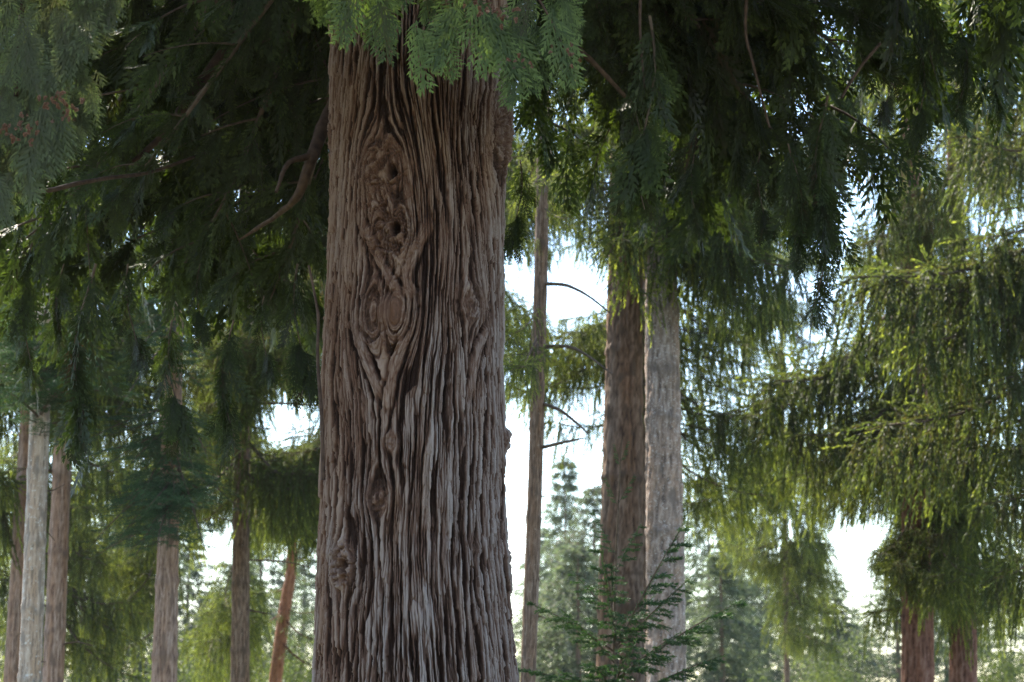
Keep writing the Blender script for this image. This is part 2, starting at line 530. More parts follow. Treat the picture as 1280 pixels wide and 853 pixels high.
        if hole and hole[2] > 0:
            hs, hz, hr = s0 + hole[0] / F * CD, z0 - hole[1] / F * CD, hole[2] / F * CD
            rh = np.sqrt((S - hs) ** 2 + ((Z - hz) * 0.75) ** 2) / hr
            e = np.exp(-rh ** 4)
            h = h - 0.075 * e + 0.012 * np.exp(-((rh - 1.35) / 0.3) ** 2)
            depth = depth * (1 - e)
        elif hole:                       # smooth grey healed face of a lost limb
            hs, hz, hr = s0 + hole[0] / F * CD, z0 - hole[1] / F * CD, 17 / F * CD
            rh = np.sqrt((S - hs) ** 2 + ((Z - hz) * 0.85) ** 2) / hr * (1 + 0.3 * rough1)
            e = 0.85 * np.exp(-rh ** 4)
            h = h * (1 - e) + (0.045 - 0.022 * np.exp(-((S - hs) / 0.012) ** 2) + 0.003 * n4) * e
            depth = depth * (1 - e) + e * (0.5 + 0.12 * n4)
        kid[(rr < 0.95) & (rr * a < a * 0.95)] = i
    # flutes at the foot
    h += np.where(Z < 1.6, 0.09 * (1.6 - Z) * np.cos(TH * 5 + 1.0 + 0.3 * pn(S * 2, Z, 71)), 0)
    weather_light = sat(0.40 + 0.70 * (S / 0.7) + 0.28 * pn(S * 3, Z * 0.9, 72) + 0.30 * pn(q * 14, Z * 1.2, 73) - 0.38 * (Z - 3.2))  # weathering noise; the slope to the right paints in cool sky light
    rad = r + h * np.clip(r / 0.45, 0.1, 1)
    X = cx - BASE.x + rad * np.sin(TH)
    Y = -rad * np.cos(TH)
    V = np.stack([X, Y, Z], -1).reshape(-1, 3)
    i = np.arange(nz - 1)[:, None] * nth
    j = np.arange(nth)[None]
    j2 = (j + 1) % nth
    Fq = np.stack([i + j, i + j2, i + nth + j2, i + nth + j], -1).reshape(-1, 4)
    fk = kid.ravel()[Fq[:, 0]]
    dep, wea = depth.ravel(), weather_light.ravel()

    def sub(mask, name):
        f = Fq[mask]
        u, inv = np.unique(f, return_inverse=True)
        return quad_mesh(name, V[u], inv.reshape(-1, 4), M_BARK, True, {'depth': dep[u], 'weather_light': wea[u], 'scar': np.zeros(len(u))})
    tr = link('trunk', sub(fk < 0, 'cedar_trunk'), cedar)
    for k in range(len(kk)):
        if (fk == k).sum() > 30:
            o = link('knot', sub(fk == k, 'cedar_knot'), tr)
            lab = {0: 'gnarled round knot with a dark hole', 1: 'gnarled twisted knot with a small hole', 2: 'wide swollen knot with a smooth grey face',
                   6: 'dark gnarled knot low on the trunk', 8: 'rough shaggy burl on the edge of the trunk'}.get(k)
            if lab: o['label'] = lab
    return tr


# ------------------------------------------------------------------ foliage prototypes
def kites(base, d, L, width, roll=None, mid=0.45):
    """Leaf-shaped quads. base,d (N,3)."""
    n = len(base)
    d = norm(d)
    rv = rng.normal(size=(n, 3)) if roll is None else roll
    side = norm(np.cross(d, rv))
    L = np.broadcast_to(np.asarray(L, float), (n,))[:, None]
    W = np.broadcast_to(np.asarray(width, float), (n,))[:, None] * 0.5
    m = base + d * L * mid
    return np.stack([base, m + side * W, base + d * L, m - side * W], 1)


def frond_template(n2, n3, w, seed):
    """A flat cedar spray, 1 m long, hanging along -Z in the XZ plane."""
    g = np.random.default_rng(seed)
    B, D, L, W, T = [], [], [], [], []
    bend = g.uniform(-0.15, 0.15)

    def axis(t):
        return np.array([bend * t * t, 0.10 * t * t, -t])
    for k in range(10):
        p, q = axis(k / 10), axis(k / 10 + 0.12)
        B.append(p); D.append(q - p); L.append(np.linalg.norm(q - p)); W.append(w * 1.1); T.append(0.35)
    for i in range(n2):
        t = 0.03 + 0.95 * (i + g.uniform(-.3, .3)) / n2
        sgn = 1 if i % 2 else -1
        ang = R(g.uniform(26, 42)) * (1 - 0.35 * t)
        l2 = (0.46 * min(1, 0.45 + 2.2 * t) * (1 - t) ** 0.75 + 0.07) * g.uniform(0.75, 1.2)
        a0 = axis(t)
        tangent = norm(axis(t + .05) - a0)
        d2 = norm(tangent * math.cos(ang) + np.array([sgn, 0, 0]) * math.sin(ang) + np.array([0, g.uniform(-.12, .12), 0]))
        m = max(2, int(n3 * l2 / 0.4 + 1))
        for k in range(m):
            u = (k + 0.2) / m
            p = a0 + d2 * l2 * u + np.array([0, 0, -0.18 * l2 * u * u])
            B.append(p); D.append(d2 + np.array([0, 0, -0.25 * u])); L.append(l2 / m * 1.3); W.append(w * (1.1 - .3 * u)); T.append(0.35 + 0.35 * u)
            l3 = 0.19 * (1 - 0.62 * u) * (0.7 + 0.5 * (1 - t)) * g.uniform(.75, 1.2)
            for s3 in (1, -1):
                a3 = R(g.uniform(22, 36))
                lat = np.array([-d2[2], 0, d2[0]]) * s3
                d3 = d2 * math.cos(a3) + lat * math.sin(a3) + np.array([0, g.uniform(-.18, .18), -0.15])
                B.append(p + d2 * l2 / m * 0.5 * (s3 > 0)); D.append(d3); L.append(l3); W.append(w * g.uniform(.8, 1.15))
                T.append(0.42 + 0.38 * u + g.uniform(-.1, .1))
    B, D = np.array(B), np.array(D)
    n = len(B)
    roll = np.tile([0, 1.0, 0], (n, 1)) + g.normal(size=(n, 3)) * 0.12
    return kites(B, D, np.array(L), np.array(W), roll, 0.32), np.array(T)


FR_HI = [frond_template(13, 4.2, 0.030, s) for s in range(6)]
FR_MID = [frond_template(10, 3.4, 0.042, 10 + s) for s in range(5)]
FR_LO = [frond_template(9, 3, 0.05, 20 + s) for s in range(3)]


def place_fronds(pts, dirs, L, temps, face=None, tone_off=0.0, facing=0.0):
    Qs, Ts = [], []
    for p, d, l in zip(pts, dirs, L):
        q, t = temps[rng.integers(len(temps))]
        d = norm(np.asarray(d, float))
        nrm = rng.normal(size=3) * (1 - facing) + (np.asarray(face) * (1 + facing) if face is not None else 0)
        side = norm(np.cross(nrm, d))
        nn = np.cross(d, side)
        M = np.stack([side * (1 if rng.random() < .5 else -1), nn, -d], 0)       # rows: images of x,y,z
        Qs.append(q @ M * l + p)
        Ts.append(np.clip(t + tone_off + rng.normal() * 0.12, 0.05, 1))
    return np.concatenate(Qs), np.concatenate(Ts)


def cedar_bough(slope, seed, temps, n_tw=15, n_fr=14, L=3.0, frl=(0.20, 0.42)):
    """Returns wood mesh arrays, foliage quads, tone, chord."""
    g = np.random.default_rng(seed)
    t = np.linspace(0, 1, 24)
    sl = R(slope)
    x = t * L * math.cos(sl)
    z = t * L * math.sin(sl) + 0.10 * L * np.sin(np.pi * t) * (1 - t) + 0.04 * L * t ** 4
    z = z - 0.04 * L * t
    y = 0.05 * L * np.sin(t * g.uniform(2, 5) + g.uniform(0, 6)) * t
    limb = np.stack([x, y, z], 1)
    parts = [tube_arrays(limb, 0.034 * (1 - t) + 0.005, 7)]
    FP, FD, FL = [], [], []
    for k in range(n_tw):
        u = 0.16 + 0.82 * (k + g.uniform(0, .8)) / n_tw
        i = u * 23
        p0 = limb[int(i)] + (limb[min(23, int(i) + 1)] - limb[int(i)]) * (i % 1)
        sgn = 1 if k % 2 else -1
        l = g.uniform(0.5, 1.05) * (1.15 - 0.65 * u)
        d = norm(np.array([0.6, sgn * g.uniform(.5, 1.0), g.uniform(-.25, .15)]))
        uu = np.linspace(0, 1, 8)[:, None]
        tw = p0 + d * l * uu + np.array([0, 0, -1]) * l * g.uniform(.25, .55) * uu ** 2
        parts.append(tube_arrays(tw, np.linspace(.009, .002, 8), 4))
        for f in range(n_fr):
            v = g.uniform(.05, 1) ** 0.8
            pp = tw[0] + (tw[-1] - tw[0]) * v
            pp = p0 + d * l * v + np.array([0, 0, -1]) * l * .4 * v * v
            FP.append(pp)
            FD.append(norm(np.array([0, 0, -1.0]) * g.uniform(.5, 1.3) + d * g.uniform(.2, .9) + g.normal(size=3) * 0.28))
            FL.append(g.uniform(*frl) * (0.85 + 0.5 * (g.random() < .2)))
    for f in range(n_tw * 3):
        u = g.uniform(.2, 1)
        FP.append(limb[int(u * 23)]); FD.append(norm(np.array([.4, 0, -1]) + g.normal(size=3) * .35)); FL.append(g.uniform(*frl))
    Q, T = place_fronds(FP, FD, FL, temps)
    chord = limb[-1] - limb[0]
    return merge(parts), Q, T, chord


def strands(S, D, L, droop, per_m, nl, nw, ang=55, tone=(.25, .6), tip=0.25, flat=False, max_n=60):
    """Needle-clad twigs. S,D (N,3), L (N,)"""
    Qs, Ts = [], []
    S, D, L = np.asarray(S), norm(np.asarray(D)), np.asarray(L)
    droop = np.broadcast_to(droop, L.shape)
    n = np.clip((L * per_m).astype(int), 4, max_n)
    idx = np.repeat(np.arange(len(L)), n)
    off = np.arange(len(idx)) - np.repeat(np.cumsum(n) - n, n)
    u = (off + rng.random(len(idx))) / n[idx]
    pos = S[idx] + D[idx] * (L[idx] * u)[:, None] + np.array([0, 0, -1.0]) * (droop[idx] * L[idx] * u * u)[:, None]
    ax = norm(D[idx] + np.array([0, 0, -2.0]) * (droop[idx] * u)[:, None])
    rv = rng.normal(size=(len(idx), 3))
    if flat:
        rv[:, 2] = rv[:, 2] * 0.35 + 0.15
    rad = norm(rv - ax * (rv * ax).sum(1, keepdims=True))
    a = R(ang) * (1 - 0.5 * u) * rng.uniform(.7, 1.2, len(idx))
    d = ax * np.cos(a)[:, None] + rad * np.sin(a)[:, None]
    base_t = rng.uniform(tone[0], tone[1], len(L))
    T = base_t[idx] + tip * u ** 3 + rng.normal(size=len(idx)) * 0.05
    Qs.append(kites(pos, d, nl * rng.uniform(.7, 1.2, len(idx)), nw))
    Ts.append(T)
    # stems
    for k in range(3):
        a0, a1 = k / 3, (k + 1) / 3
        p0 = S + D * (L * a0)[:, None] + np.array([0, 0, -1.0]) * (droop * L * a0 * a0)[:, None]
        p1 = S + D * (L * a1)[:, None] + np.array([0, 0, -1.0]) * (droop * L * a1 * a1)[:, None]
        ll = np.linalg.norm(p1 - p0, axis=1)
        Qs.append(kites(p0, p1 - p0, ll, nw * 0.9)); Ts.append(np.full(len(L), 0.1))
    return np.concatenate(Qs), np.clip(np.concatenate(Ts), 0.08, 1)


def spruce_bough(slope, seed, L=3.2, n_side=13, hang=(.3, 1.1), per_m=115, nl=0.052, nw=0.015, dens=1.0, tone=(.10, .55), hl=1.0):
    """Limb with side branches from which needle-clad strands hang like curtains."""
    g = np.random.default_rng(seed)
    t = np.linspace(0, 1, 20)
    sl = R(slope)
    limb = np.stack([t * L * math.cos(sl), 0.06 * L * np.sin(t * 3 + seed) * t,
                     t * L * math.sin(sl) - 0.10 * L * np.sin(np.pi * t) + 0.0 * t], 1)
    parts = [tube_arrays(limb, 0.028 * (1 - t) + 0.004, 6)]
    S, D, LL, DR = [], [], [], []
    for k in range(n_side):
        u = 0.15 + 0.85 * (k + g.uniform(0, .9)) / n_side
        p0 = limb[min(19, int(u * 19))]
        sgn = 1 if k % 2 else -1
        l = g.uniform(.45, 1.0) * (1.15 - 0.7 * u) * L / 3.2
        d = norm(np.array([0.75, sgn * g.uniform(.4, .9), g.uniform(-.2, .15)]))
        uu = np.linspace(0, 1, 7)[:, None]
        tw = p0 + d * l * uu + np.array([0, 0, -1]) * l * .3 * uu ** 2
        parts.append(tube_arrays(tw, np.linspace(.010, .003, 7), 4))
        S.append(p0); D.append(d); LL.append(l * 1.12); DR.append(.3)
        for f in range(int(7 * dens)):
            v = g.uniform(.1, 1)
            S.append(p0 + d * l * v + np.array([0, 0, -1]) * l * .3 * v * v)
            D.append(norm(np.array([0, 0, -1.0]) + d * g.uniform(.0, .4) + g.normal(size=3) * 0.17))
            LL.append(g.uniform(*hang) * (1.1 - .45 * u)); DR.append(0.1)
        for f in range(3):                     # short upper twigs
            v = g.uniform(.3, 1)
            S.append(p0 + d * l * v); D.append(norm(d + g.normal(size=3) * .5)); LL.append(g.uniform(.12, .3)); DR.append(.2)
    for f in range(int(15 * dens)):
        u = g.uniform(.15, 1)
        S.append(limb[int(u * 19)]); D.append(norm(np.array([.15, 0, -1.0]) + g.normal(size=3) * 0.15)); LL.append(g.uniform(*hang)); DR.append(0.05)
    S.append(limb[10]); D.append(limb[-1] - limb[10]); LL.append(L * .55); DR.append(0)
    Q, T = strands(np.array(S), np.array(D), np.array(LL), np.array(DR), per_m, nl, nw, 36, tone, 0.5, max_n=120)
    return merge(parts), Q, T, limb[-1] - limb[0]


def fir_bough(slope, seed, L=2.2, nl=0.034, nw=0.008, per_m=130, n_side=18, tone=(.3, .6), reach=1.0):
    """Flat layered bough: twigs spread in a plane, needles combed along them."""
    g = np.random.default_rng(seed)
    t = np.linspace(0, 1, 16)
    sl = R(slope)
    limb = np.stack([t * L * math.cos(sl), 0.03 * L * np.sin(t * 3 + seed) * t, t * L * math.sin(sl) + 0.06 * L * (t - t * t) * 2], 1)
    parts = [tube_arrays(limb, (0.020 * (1 - t) + 0.003) * L / 2.2, 6)]
    S, D, LL, DR = [], [], [], []
    for k in range(n_side):
        u = 0.12 + 0.86 * (k + g.uniform(0, .6)) / n_side
        p0 = limb[min(15, int(u * 15))]
        sgn = 1 if k % 2 else -1
        l = reach * g.uniform(.35, .62) * L / 2.2 * (1.2 - 0.85 * u) * min(1, .5 + u * 1.6)
        d = norm(np.array([0.8, sgn * .75, g.uniform(-.12, .10) + 0.2 * math.sin(sl)]))
        S.append(p0); D.append(d); LL.append(l); DR.append(.12)
        for f in range(5):
            v = .15 + .17 * f
            s2 = 1 if f % 2 else -1
            d2 = norm(d * .8 + np.cross(d, [0, 0, 1]) * s2 * .7 + np.array([0, 0, g.uniform(-.15, .1)]))
            S.append(p0 + d * l * v); D.append(d2); LL.append(l * .45 * (1.1 - .7 * v)); DR.append(.12)
    S.append(limb[3]); D.append(limb[-1] - limb[3]); LL.append(L * .8); DR.append(0)
    Q, T = strands(np.array(S), np.array(D), np.array(LL), np.array(DR), per_m, nl, nw, 60, tone, 0.2, True, 140)
    return merge(parts), Q, T, limb[-1] - limb[0]


class Proto:
    """Wood mesh + foliage mesh shared by many boughs."""
    def __init__(self, name, arr, wood_mat, leaf_mat):
        (V, Fq), Q, T, chord = arr
        self.wood = quad_mesh(name + '_wood', V, Fq, wood_mat, True)
        self.leaf = leaf_mesh(name + '_leaf', Q, T, leaf_mat)
        self.chord = chord
        self.len = float(np.linalg.norm(chord))
        self.slope = math.atan2(chord[2], math.hypot(chord[0], chord[1]))
        self.yaw = math.atan2(chord[1], chord[0])


def bough(tree, protos, A, B, mirror=None, roll=0.0):
    """Copy of a bough from A to B (world), parented to its tree: branch > foliage."""
    A, B = np.asarray(A, float), np.asarray(B, float)
    v = B - A
    L = float(np.linalg.norm(v))
    sl = math.atan2(v[2], math.hypot(v[0], v[1]))
    best = min(abs(p.slope - sl) for p in protos)
    c = [p for p in protos if abs(p.slope - sl) < best + 0.08]
    p = c[rng.integers(len(c))]
    s = L / p.len
    yaw = math.atan2(v[1], v[0])
    if mirror is None: mirror = rng.random() < 0.5
    yy = -1 if mirror else 1
    M = (Matrix.Rotation(yaw, 4, 'Z') @ Matrix.Rotation(-(sl - p.slope), 4, 'Y') @ Matrix.Rotation(roll, 4, 'X')
         @ Matrix.Rotation(-p.yaw * yy, 4, 'Z') @ Matrix.Diagonal((s, s * yy, s, 1)))
    b = link('branch', p.wood, tree)
    b.matrix_local = Matrix.Translation(Vector(A) - tree.location) @ M
    f = link('foliage', p.leaf, b)
    return b, f


# ------------------------------------------------------------------ ordinary trunks
def trunk(tree, px_path, D, bark, height, wob=0.01, whorl=None, rough=1.0, sides=112, rows_n=620, burls=()):
    """px_path: list of (y, x, width px) seen at distance D; extended down to the ground and up to its height."""
    pts, rad = [], []
    for y, x, wd in sorted(px_path, key=lambda v: -v[0]):
        pts.append(P(x, y, D)); rad.append(wd / 2 / F * D)
    pts, rad = np.array(pts), np.array(rad)
    d = pts[-1] - pts[0]
    g0 = pts[0] - d / d[2] * (pts[0][2] + 0.1)
    top = pts[-1] + d / d[2] * (height - pts[-1][2])
    top[0] = pts[-1][0] + (top[0] - pts[-1][0]) * 0.6
    ctrl = np.vstack([g0, pts, top])
    rr = np.concatenate([[rad[0] * 1.25], rad, [rad[-1] * 0.12]])
    z = np.linspace(-0.1, height, rows_n)
    cx = np.interp(z, ctrl[:, 2], ctrl[:, 0]); cyy = np.interp(z, ctrl[:, 2], ctrl[:, 1]); r = np.interp(z, ctrl[:, 2], rr)
    ker = np.ones(15) / 15
    sm = lambda a: np.convolve(np.pad(a, 7, mode='edge'), ker, 'valid')
    cx, cyy, r = sm(cx), sm(cyy), sm(r)
    th = np.linspace(0, 2 * np.pi, sides, endpoint=False)
    TH, Z = np.meshgrid(th, z)
    rm = float(rad.mean())
    sd = int(abs(px_path[0][1])) % 50
    # periodic noise through cos/sin
    cs, sn = np.cos(TH), np.sin(TH)
    n1 = pn(cs * 4.5 + sn * 2.2 + 20, Z * 1.6 + sn * 3.1 * 1.5, sd) * 0.6 + pn(sn * 9 + Z * .2, Z * 4 + cs * 6, sd + 1) * 0.4
    n2 = pn(TH / (2 * np.pi) * 46, Z * 9, sd + 2)
    h = rm * rough * (0.07 * n1 + 0.05 * (sat(np.abs(n2) / .3) - 1) + 0.03 * pn(TH / (2 * np.pi) * 30, Z * 7, sd + 8))
    scar = np.zeros_like(Z)
    if whorl:
        k = (Z + 0.05 * pn(cs * 1.5, sn * 1.5 + Z, sd + 3)) / whorl
        fr = np.abs(k - np.round(k)) * whorl
        amt = pn(cs * 2.5 + np.round(k) * 3.3, sn * 2.5, sd + 4)
        ring = np.exp(-(fr / 0.035) ** 2)
        h += rm * 0.10 * ring
        scar = sat(ring * (0.35 + 1.6 * np.maximum(amt, 0)))
        sp_ = sat((pn(TH / (2 * np.pi) * 9, Z * 5.5, sd + 5) - 0.42) * 8)
        scar = np.maximum(scar, sp_ * 0.8)
    for (bz, bth, br, ba) in burls:
        dd = ((Z - bz) / br) ** 2 + (np.angle(np.exp(1j * (TH - bth))) * rm / br) ** 2
        h += ba * np.exp(-dd)
        scar = np.maximum(scar, 0.8 * np.exp(-dd * 2))
    rad2 = r[:, None] + h * np.clip(r[:, None] / rm, .1, 1)
    X = cx[:, None] + rad2 * np.cos(TH); Y = cyy[:, None] + rad2 * np.sin(TH)
    V = np.stack([X, Y, Z], -1).reshape(-1, 3) - np.array(tree.location)
    fl = pn(TH / (2 * np.pi) * 30, Z * 7, sd + 8) + 0.6 * pn(TH / (2 * np.pi) * 64, Z * 22, sd + 9)
    depth = sat(0.62 + 0.40 * n1 + 0.35 * (sat(np.abs(n2) / .3) - 1) + 0.40 * fl).ravel()
    weather_light = sat(0.5 + 0.6 * pn(cs * 1.3, sn * 1.3 + Z * .6, sd + 6)).ravel()
    i = np.arange(rows_n - 1)[:, None] * sides
    j = np.arange(sides)[None]; j2 = (j + 1) % sides
    Fq = np.stack([i + j, i + j2, i + sides + j2, i + sides + j], -1).reshape(-1, 4)
    link('trunk', quad_mesh('tree_trunk', V, Fq, bark, True, {'depth': depth, 'weather_light': weather_light, 'scar': scar.ravel()}), tree)
    ax = lambda zq: np.array([np.interp(zq, z, cx), np.interp(zq, z, cyy), zq])
    return ax


def base_of(px_path, D):
    pts = np.array([P(x, y, D) for y, x, wd in sorted(px_path, key=lambda v: -v[0])])
    d = pts[-1] - pts[0]
    g0 = pts[0] - d / d[2] * pts[0][2]
    return Vector((float(g0[0]), float(g0[1]), 0.0))


def limb_part(tree, pts, r0, r1, mat, name='branch'):
    p = smooth_path(pts, 24)
    V, Fq = tube_arrays(p, np.linspace(r0, r1, 24), 8)
    jit = 1 + 0.0 * V[:, :1]
    V = V * jit + 0.15 * r0 * np.stack([pn(V[:, 2] * 30, V[:, 0] * 30, k) for k in range(3)], 1)
    return link(name, quad_mesh('limb', V - np.array(tree.location), Fq, mat), tree)


def clear_ok(A, B, drop, boxes, w0=0.25):
    """True when the leafy part of a bough keeps clear of the pixel boxes."""
    t = np.linspace(w0, 1, 9)[:, None]
    line = A + (B - A) * t
    pts = np.vstack([line, line - [0, 0, drop * .5], line - [0, 0, drop]])
    q = pix(pts)
    for x0, y0, x1, y1 in boxes:
        if ((q[:, 0] > x0) & (q[:, 0] < x1) & (q[:, 1] > y0) & (q[:, 1] < y1)).any():
            return False
    return True


def crown(tree, ax, protos, z0, z1, n, length, slope=(-25, -5), boxes=(), drop=0.7, limit=100, az=None, taper=1.0, pad=True):
    """Boughs all round the trunk between two heights, leaving out those that would fill the gaps seen."""
    made = tries = 0
    H = z1 - z0
    while made < min(n, limit) and tries < n * 6:
        tries += 1
        f = rng.random()
        zz_ = z0 + H * f
        phi = rng.uniform(0, 2 * np.pi) if az is None else R(rng.uniform(*az))
        L = rng.uniform(*length) * (1 - 0.6 * f * taper)
        sl = R(rng.uniform(*slope))
        A = ax(zz_)
        B = A + L * np.array([math.cos(phi) * math.cos(sl), math.sin(phi) * math.cos(sl), math.sin(sl)])
        if boxes and not clear_ok(A, B, drop, boxes): continue
        q = pix(np.array([A, B]))
        if q[:, 1].max() < -700: continue
        bough(tree, protos, A, B, roll=rng.normal() * .12)
        made += 1
    return made


def fill(tree, ax, D, protos, regions, spread=2.5, slope=(-32, -8), boxes=(), drop=.8, lmin=1.0, lmax=6.0):
    """Boughs whose tips hang inside given pixel regions: (x0, y0, x1, y1, count)."""
    made = 0
    for x0, y0, x1, y1, n in regions:
        k = tries = 0
        while k < n and tries < n * 12:
            tries += 1
            B = P(rng.uniform(x0, x1), rng.uniform(y0, y1), D + rng.uniform(-spread, spread))
            A = ax(B[2])
            hd = math.hypot(B[0] - A[0], B[1] - A[1])
            if not lmin < hd < lmax: continue
            A = ax(B[2] - hd * math.tan(R(rng.uniform(*slope))))
            if boxes and not clear_ok(A, B, drop * hd / 3, boxes): continue
            bough(tree, protos, A, B, roll=rng.normal() * .12)
            k += 1
        made += k
    return made


def hanging_arr(seed, temps, L=0.9, nfr=24, frl=(.14, .42)):
    """A single hanging cedar twig clothed in sprays that point down."""
    g = np.random.default_rng(seed)
    t = np.linspace(0, 1, 18)
    ph = g.uniform(0, 6)
    tw = np.stack([0.10 * np.sin(t * 4 + ph) * t, 0.08 * np.sin(t * 3 + ph * 2) * t, -L * t], 1)
    FP, FD, FL = [], [], []
    for f in range(nfr):
        u = g.uniform(.04, 1)
        FP.append(tw[int(u * 17)])
        a = g.uniform(0, 2 * np.pi)
        sp_ = g.uniform(.1, .6)
        FD.append(np.array([math.cos(a) * sp_, math.sin(a) * sp_, -1.0]))
        FL.append(g.uniform(*frl) * (1.15 - .4 * u))
    Q, T = place_fronds(FP, FD, FL, temps)
    return tube_arrays(tw, np.linspace(.008, .0025, 18), 5), Q, T, tw[-1] - tw[0]


def cone_arr(size, seed):
    """A little woody cone: an egg of overlapping scales round a core, joined at the core."""
    g = np.random.default_rng(seed)
    Q = []
    ax = np.array([0, 0, -1.0])
    for m in range(16):
        a, u = m * 2.4, m / 16
        out = np.array([math.cos(a), math.sin(a), 0])
        b = ax * size * u
        d = norm(ax * (.7 + u) + out * .9)
        Q.append(kites(b[None], d[None], size * .6 * (1 - .4 * u), size * .46, np.cross(d, out)[None], .6)[0])
    return np.array(Q)


def far_conifer(seed, H=16.0, Rb=3.2, n_tier=24, per=14, nl=.30, nw=.07):
    """Whole far-off conifer: tiers of boughs hung with twigs."""
    g = np.random.default_rng(seed)
    S, D, L, DR = [], [], [], []
    for k in range(n_tier):
        f = k / n_tier
        z = H * (0.10 + 0.88 * f)
        Rr = Rb * (1 - f) ** 0.7 * g.uniform(.5, 1.2) + .2
        for b in range(per):
            a = g.uniform(0, 2 * np.pi)
            d = np.array([math.cos(a), math.sin(a), g.uniform(-.35, .15)])
            S.append([0, 0, z + g.uniform(-.3, .3)]); D.append(d); L.append(Rr * g.uniform(.4, 1.25)); DR.append(g.uniform(0, .35))
            for m in range(5):
                v = g.uniform(.3, 1)
                p = np.array([0, 0, z]) + norm(d) * Rr * v
                S.append(p); D.append([d[0] * .5 + g.normal() * .4, d[1] * .5 + g.normal() * .4, -.5 + g.normal() * .3]); L.append(Rr * .28 + .12); DR.append(.3)
    Q, T = strands(np.array(S), np.array(D), np.array(L), np.array(DR), 9, nl, nw, 50, (.25, .75), .25, max_n=26)
    z = np.linspace(0, H * .97, 14)
    V, Fq = tube_arrays(np.stack([0 * z, 0 * z, z], 1), .17 * H / 16 * (1 - z / H) + .01, 8)
    return (V, Fq), Q, T


def leafy_bush(seed, H=5.0, W=4.0, n=15000, ll=.11, lw=.055):
    """Broad-leaved shrub: leaves in clumps on many stems."""
    g = np.random.default_rng(seed)
    nc = 90
    c = g.normal(size=(nc, 3)) * np.array([W * .28, W * .28, H * .26]) + [0, 0, H * .5]
    k = g.integers(nc, size=n)
    p = c[k] + g.normal(size=(n, 3)) * (0.16 * W * .5)
    p[:, 2] = np.maximum(p[:, 2], .05)
    Q = kites(p, g.normal(size=(n, 3)) + [0, 0, -.3], ll * g.uniform(.6, 1.3, n), lw)
    T = np.clip(g.uniform(.3, .8, nc)[k] + g.normal(size=n) * .12, .1, 1)
    st = [tube_arrays(smooth_path([[0, 0, 0], c[i] * [.3, .3, .5], c[i]], 8), np.linspace(.05, .01, 8), 5) for i in range(0, nc, 6)]
    return merge(st), Q, T
#@@SCENE




def build_haze(x0, x1, y0, y1, z0, z1, dens, col=(0.86, 0.92, 1.0), aniso=0.3):
    """The air: one closed box of thin even haze round the whole grove."""
    V = np.array([[x, y, z] for z in (z0, z1) for y in (y0, y1) for x in (x0, x1)], float)
    Fq = np.array([[0, 2, 3, 1], [4, 5, 7, 6], [0, 1, 5, 4], [2, 6, 7, 3], [0, 4, 6, 2], [1, 3, 7, 5]])
    m, n, N, L = new_mat('haze_air')
    pv = N.new('ShaderNodeVolumePrincipled')
    pv.inputs['Color'].default_value = (*col, 1)
    pv.inputs['Density'].default_value = dens
    pv.inputs['Anisotropy'].default_value = aniso
    o = N.new('ShaderNodeOutputMaterial')
    L.new(pv.outputs[0], o.inputs['Volume'])
    h = link('haze', quad_mesh('haze', V, Fq, m, False))
    tag(h, kind='stuff')


def dead_stubs(tree, ax, D, spots, lmin=.15, lmax=.6, r=.012, mat=None):
    """Broken dead branch ends standing out of a trunk at picture heights."""
    for y in spots:
        z = P(640, y, D)[2]
        A = ax(z)
        phi = rng.uniform(-2.9, -.2) if rng.random() < .7 else rng.uniform(0, 3)
        L = rng.uniform(lmin, lmax)
        d = np.array([math.cos(phi), math.sin(phi) * .6, rng.uniform(-.35, .25)])
        limb_part(tree, [A, A + d * L * .5 + [0, 0, rng.normal() * .02], A + d * L + [0, 0, -.08 * L + rng.normal() * .03]], r * rng.uniform(.7, 1.3), r * .3, mat or M_TWIG, 'dead_branch')
# ================================================================== THE SCENE
build_cedar_trunk()
cedar_ax = lambda z: np.array([trunk_axis(z)[0], CD, z])

# ------------------------------------------------------------------ ground
gx = np.concatenate([np.linspace(-400, -60, 20), np.linspace(-55, 55, 60), np.linspace(60, 400, 20)])
gy = np.concatenate([np.linspace(-200, -5, 20), np.linspace(-2, 80, 60), np.linspace(85, 600, 30)])
GX, GY = np.meshgrid(gx, gy)
GZ = 0.10 * pn(GX * .3, GY * .3, 5) - 0.06
V = np.stack([GX, GY, GZ], -1).reshape(-1, 3)
i = np.arange(len(gy) - 1)[:, None] * len(gx); j = np.arange(len(gx) - 1)[None]
Fq = np.stack([i + j, i + j + 1, i + len(gx) + j + 1, i + len(gx) + j], -1).reshape(-1, 4)
tag(link('ground', quad_mesh('ground', V, Fq, M_GROUND)), kind='structure')

# ------------------------------------------------------------------ prototypes
CB = [Proto('cedar_bough', cedar_bough(sl, sd, FR_MID), M_TWIG, M_CEDAR) for sl, sd in ((-35, 1), (-35, 2), (-12, 3), (-12, 4), (-58, 5))]
CT = [Proto('thin_cedar_bough', cedar_bough(sl, sd, FR_MID, 10, 7), M_TWIG, M_CEDAR) for sl, sd in ((-35, 6), (-15, 7), (-55, 8))]
HT = [Proto('hanging_twig', hanging_arr(sd, FR_MID), M_TWIG, M_CEDAR) for sd in (1, 2, 3)]
SB = [Proto('spruce_bough', spruce_bough(sl, sd), M_TWIG, M_SPRUCE) for sl, sd in ((-25, 1), (-25, 2), (-5, 3), (-45, 4), (10, 5))]
SBS = [Proto('thin_spruce_bough', spruce_bough(sl, sd, dens=.45, n_side=10, tone=(.35, .85)), M_TWIG, M_SPRUCE) for sl, sd in ((-25, 11), (-8, 12))]
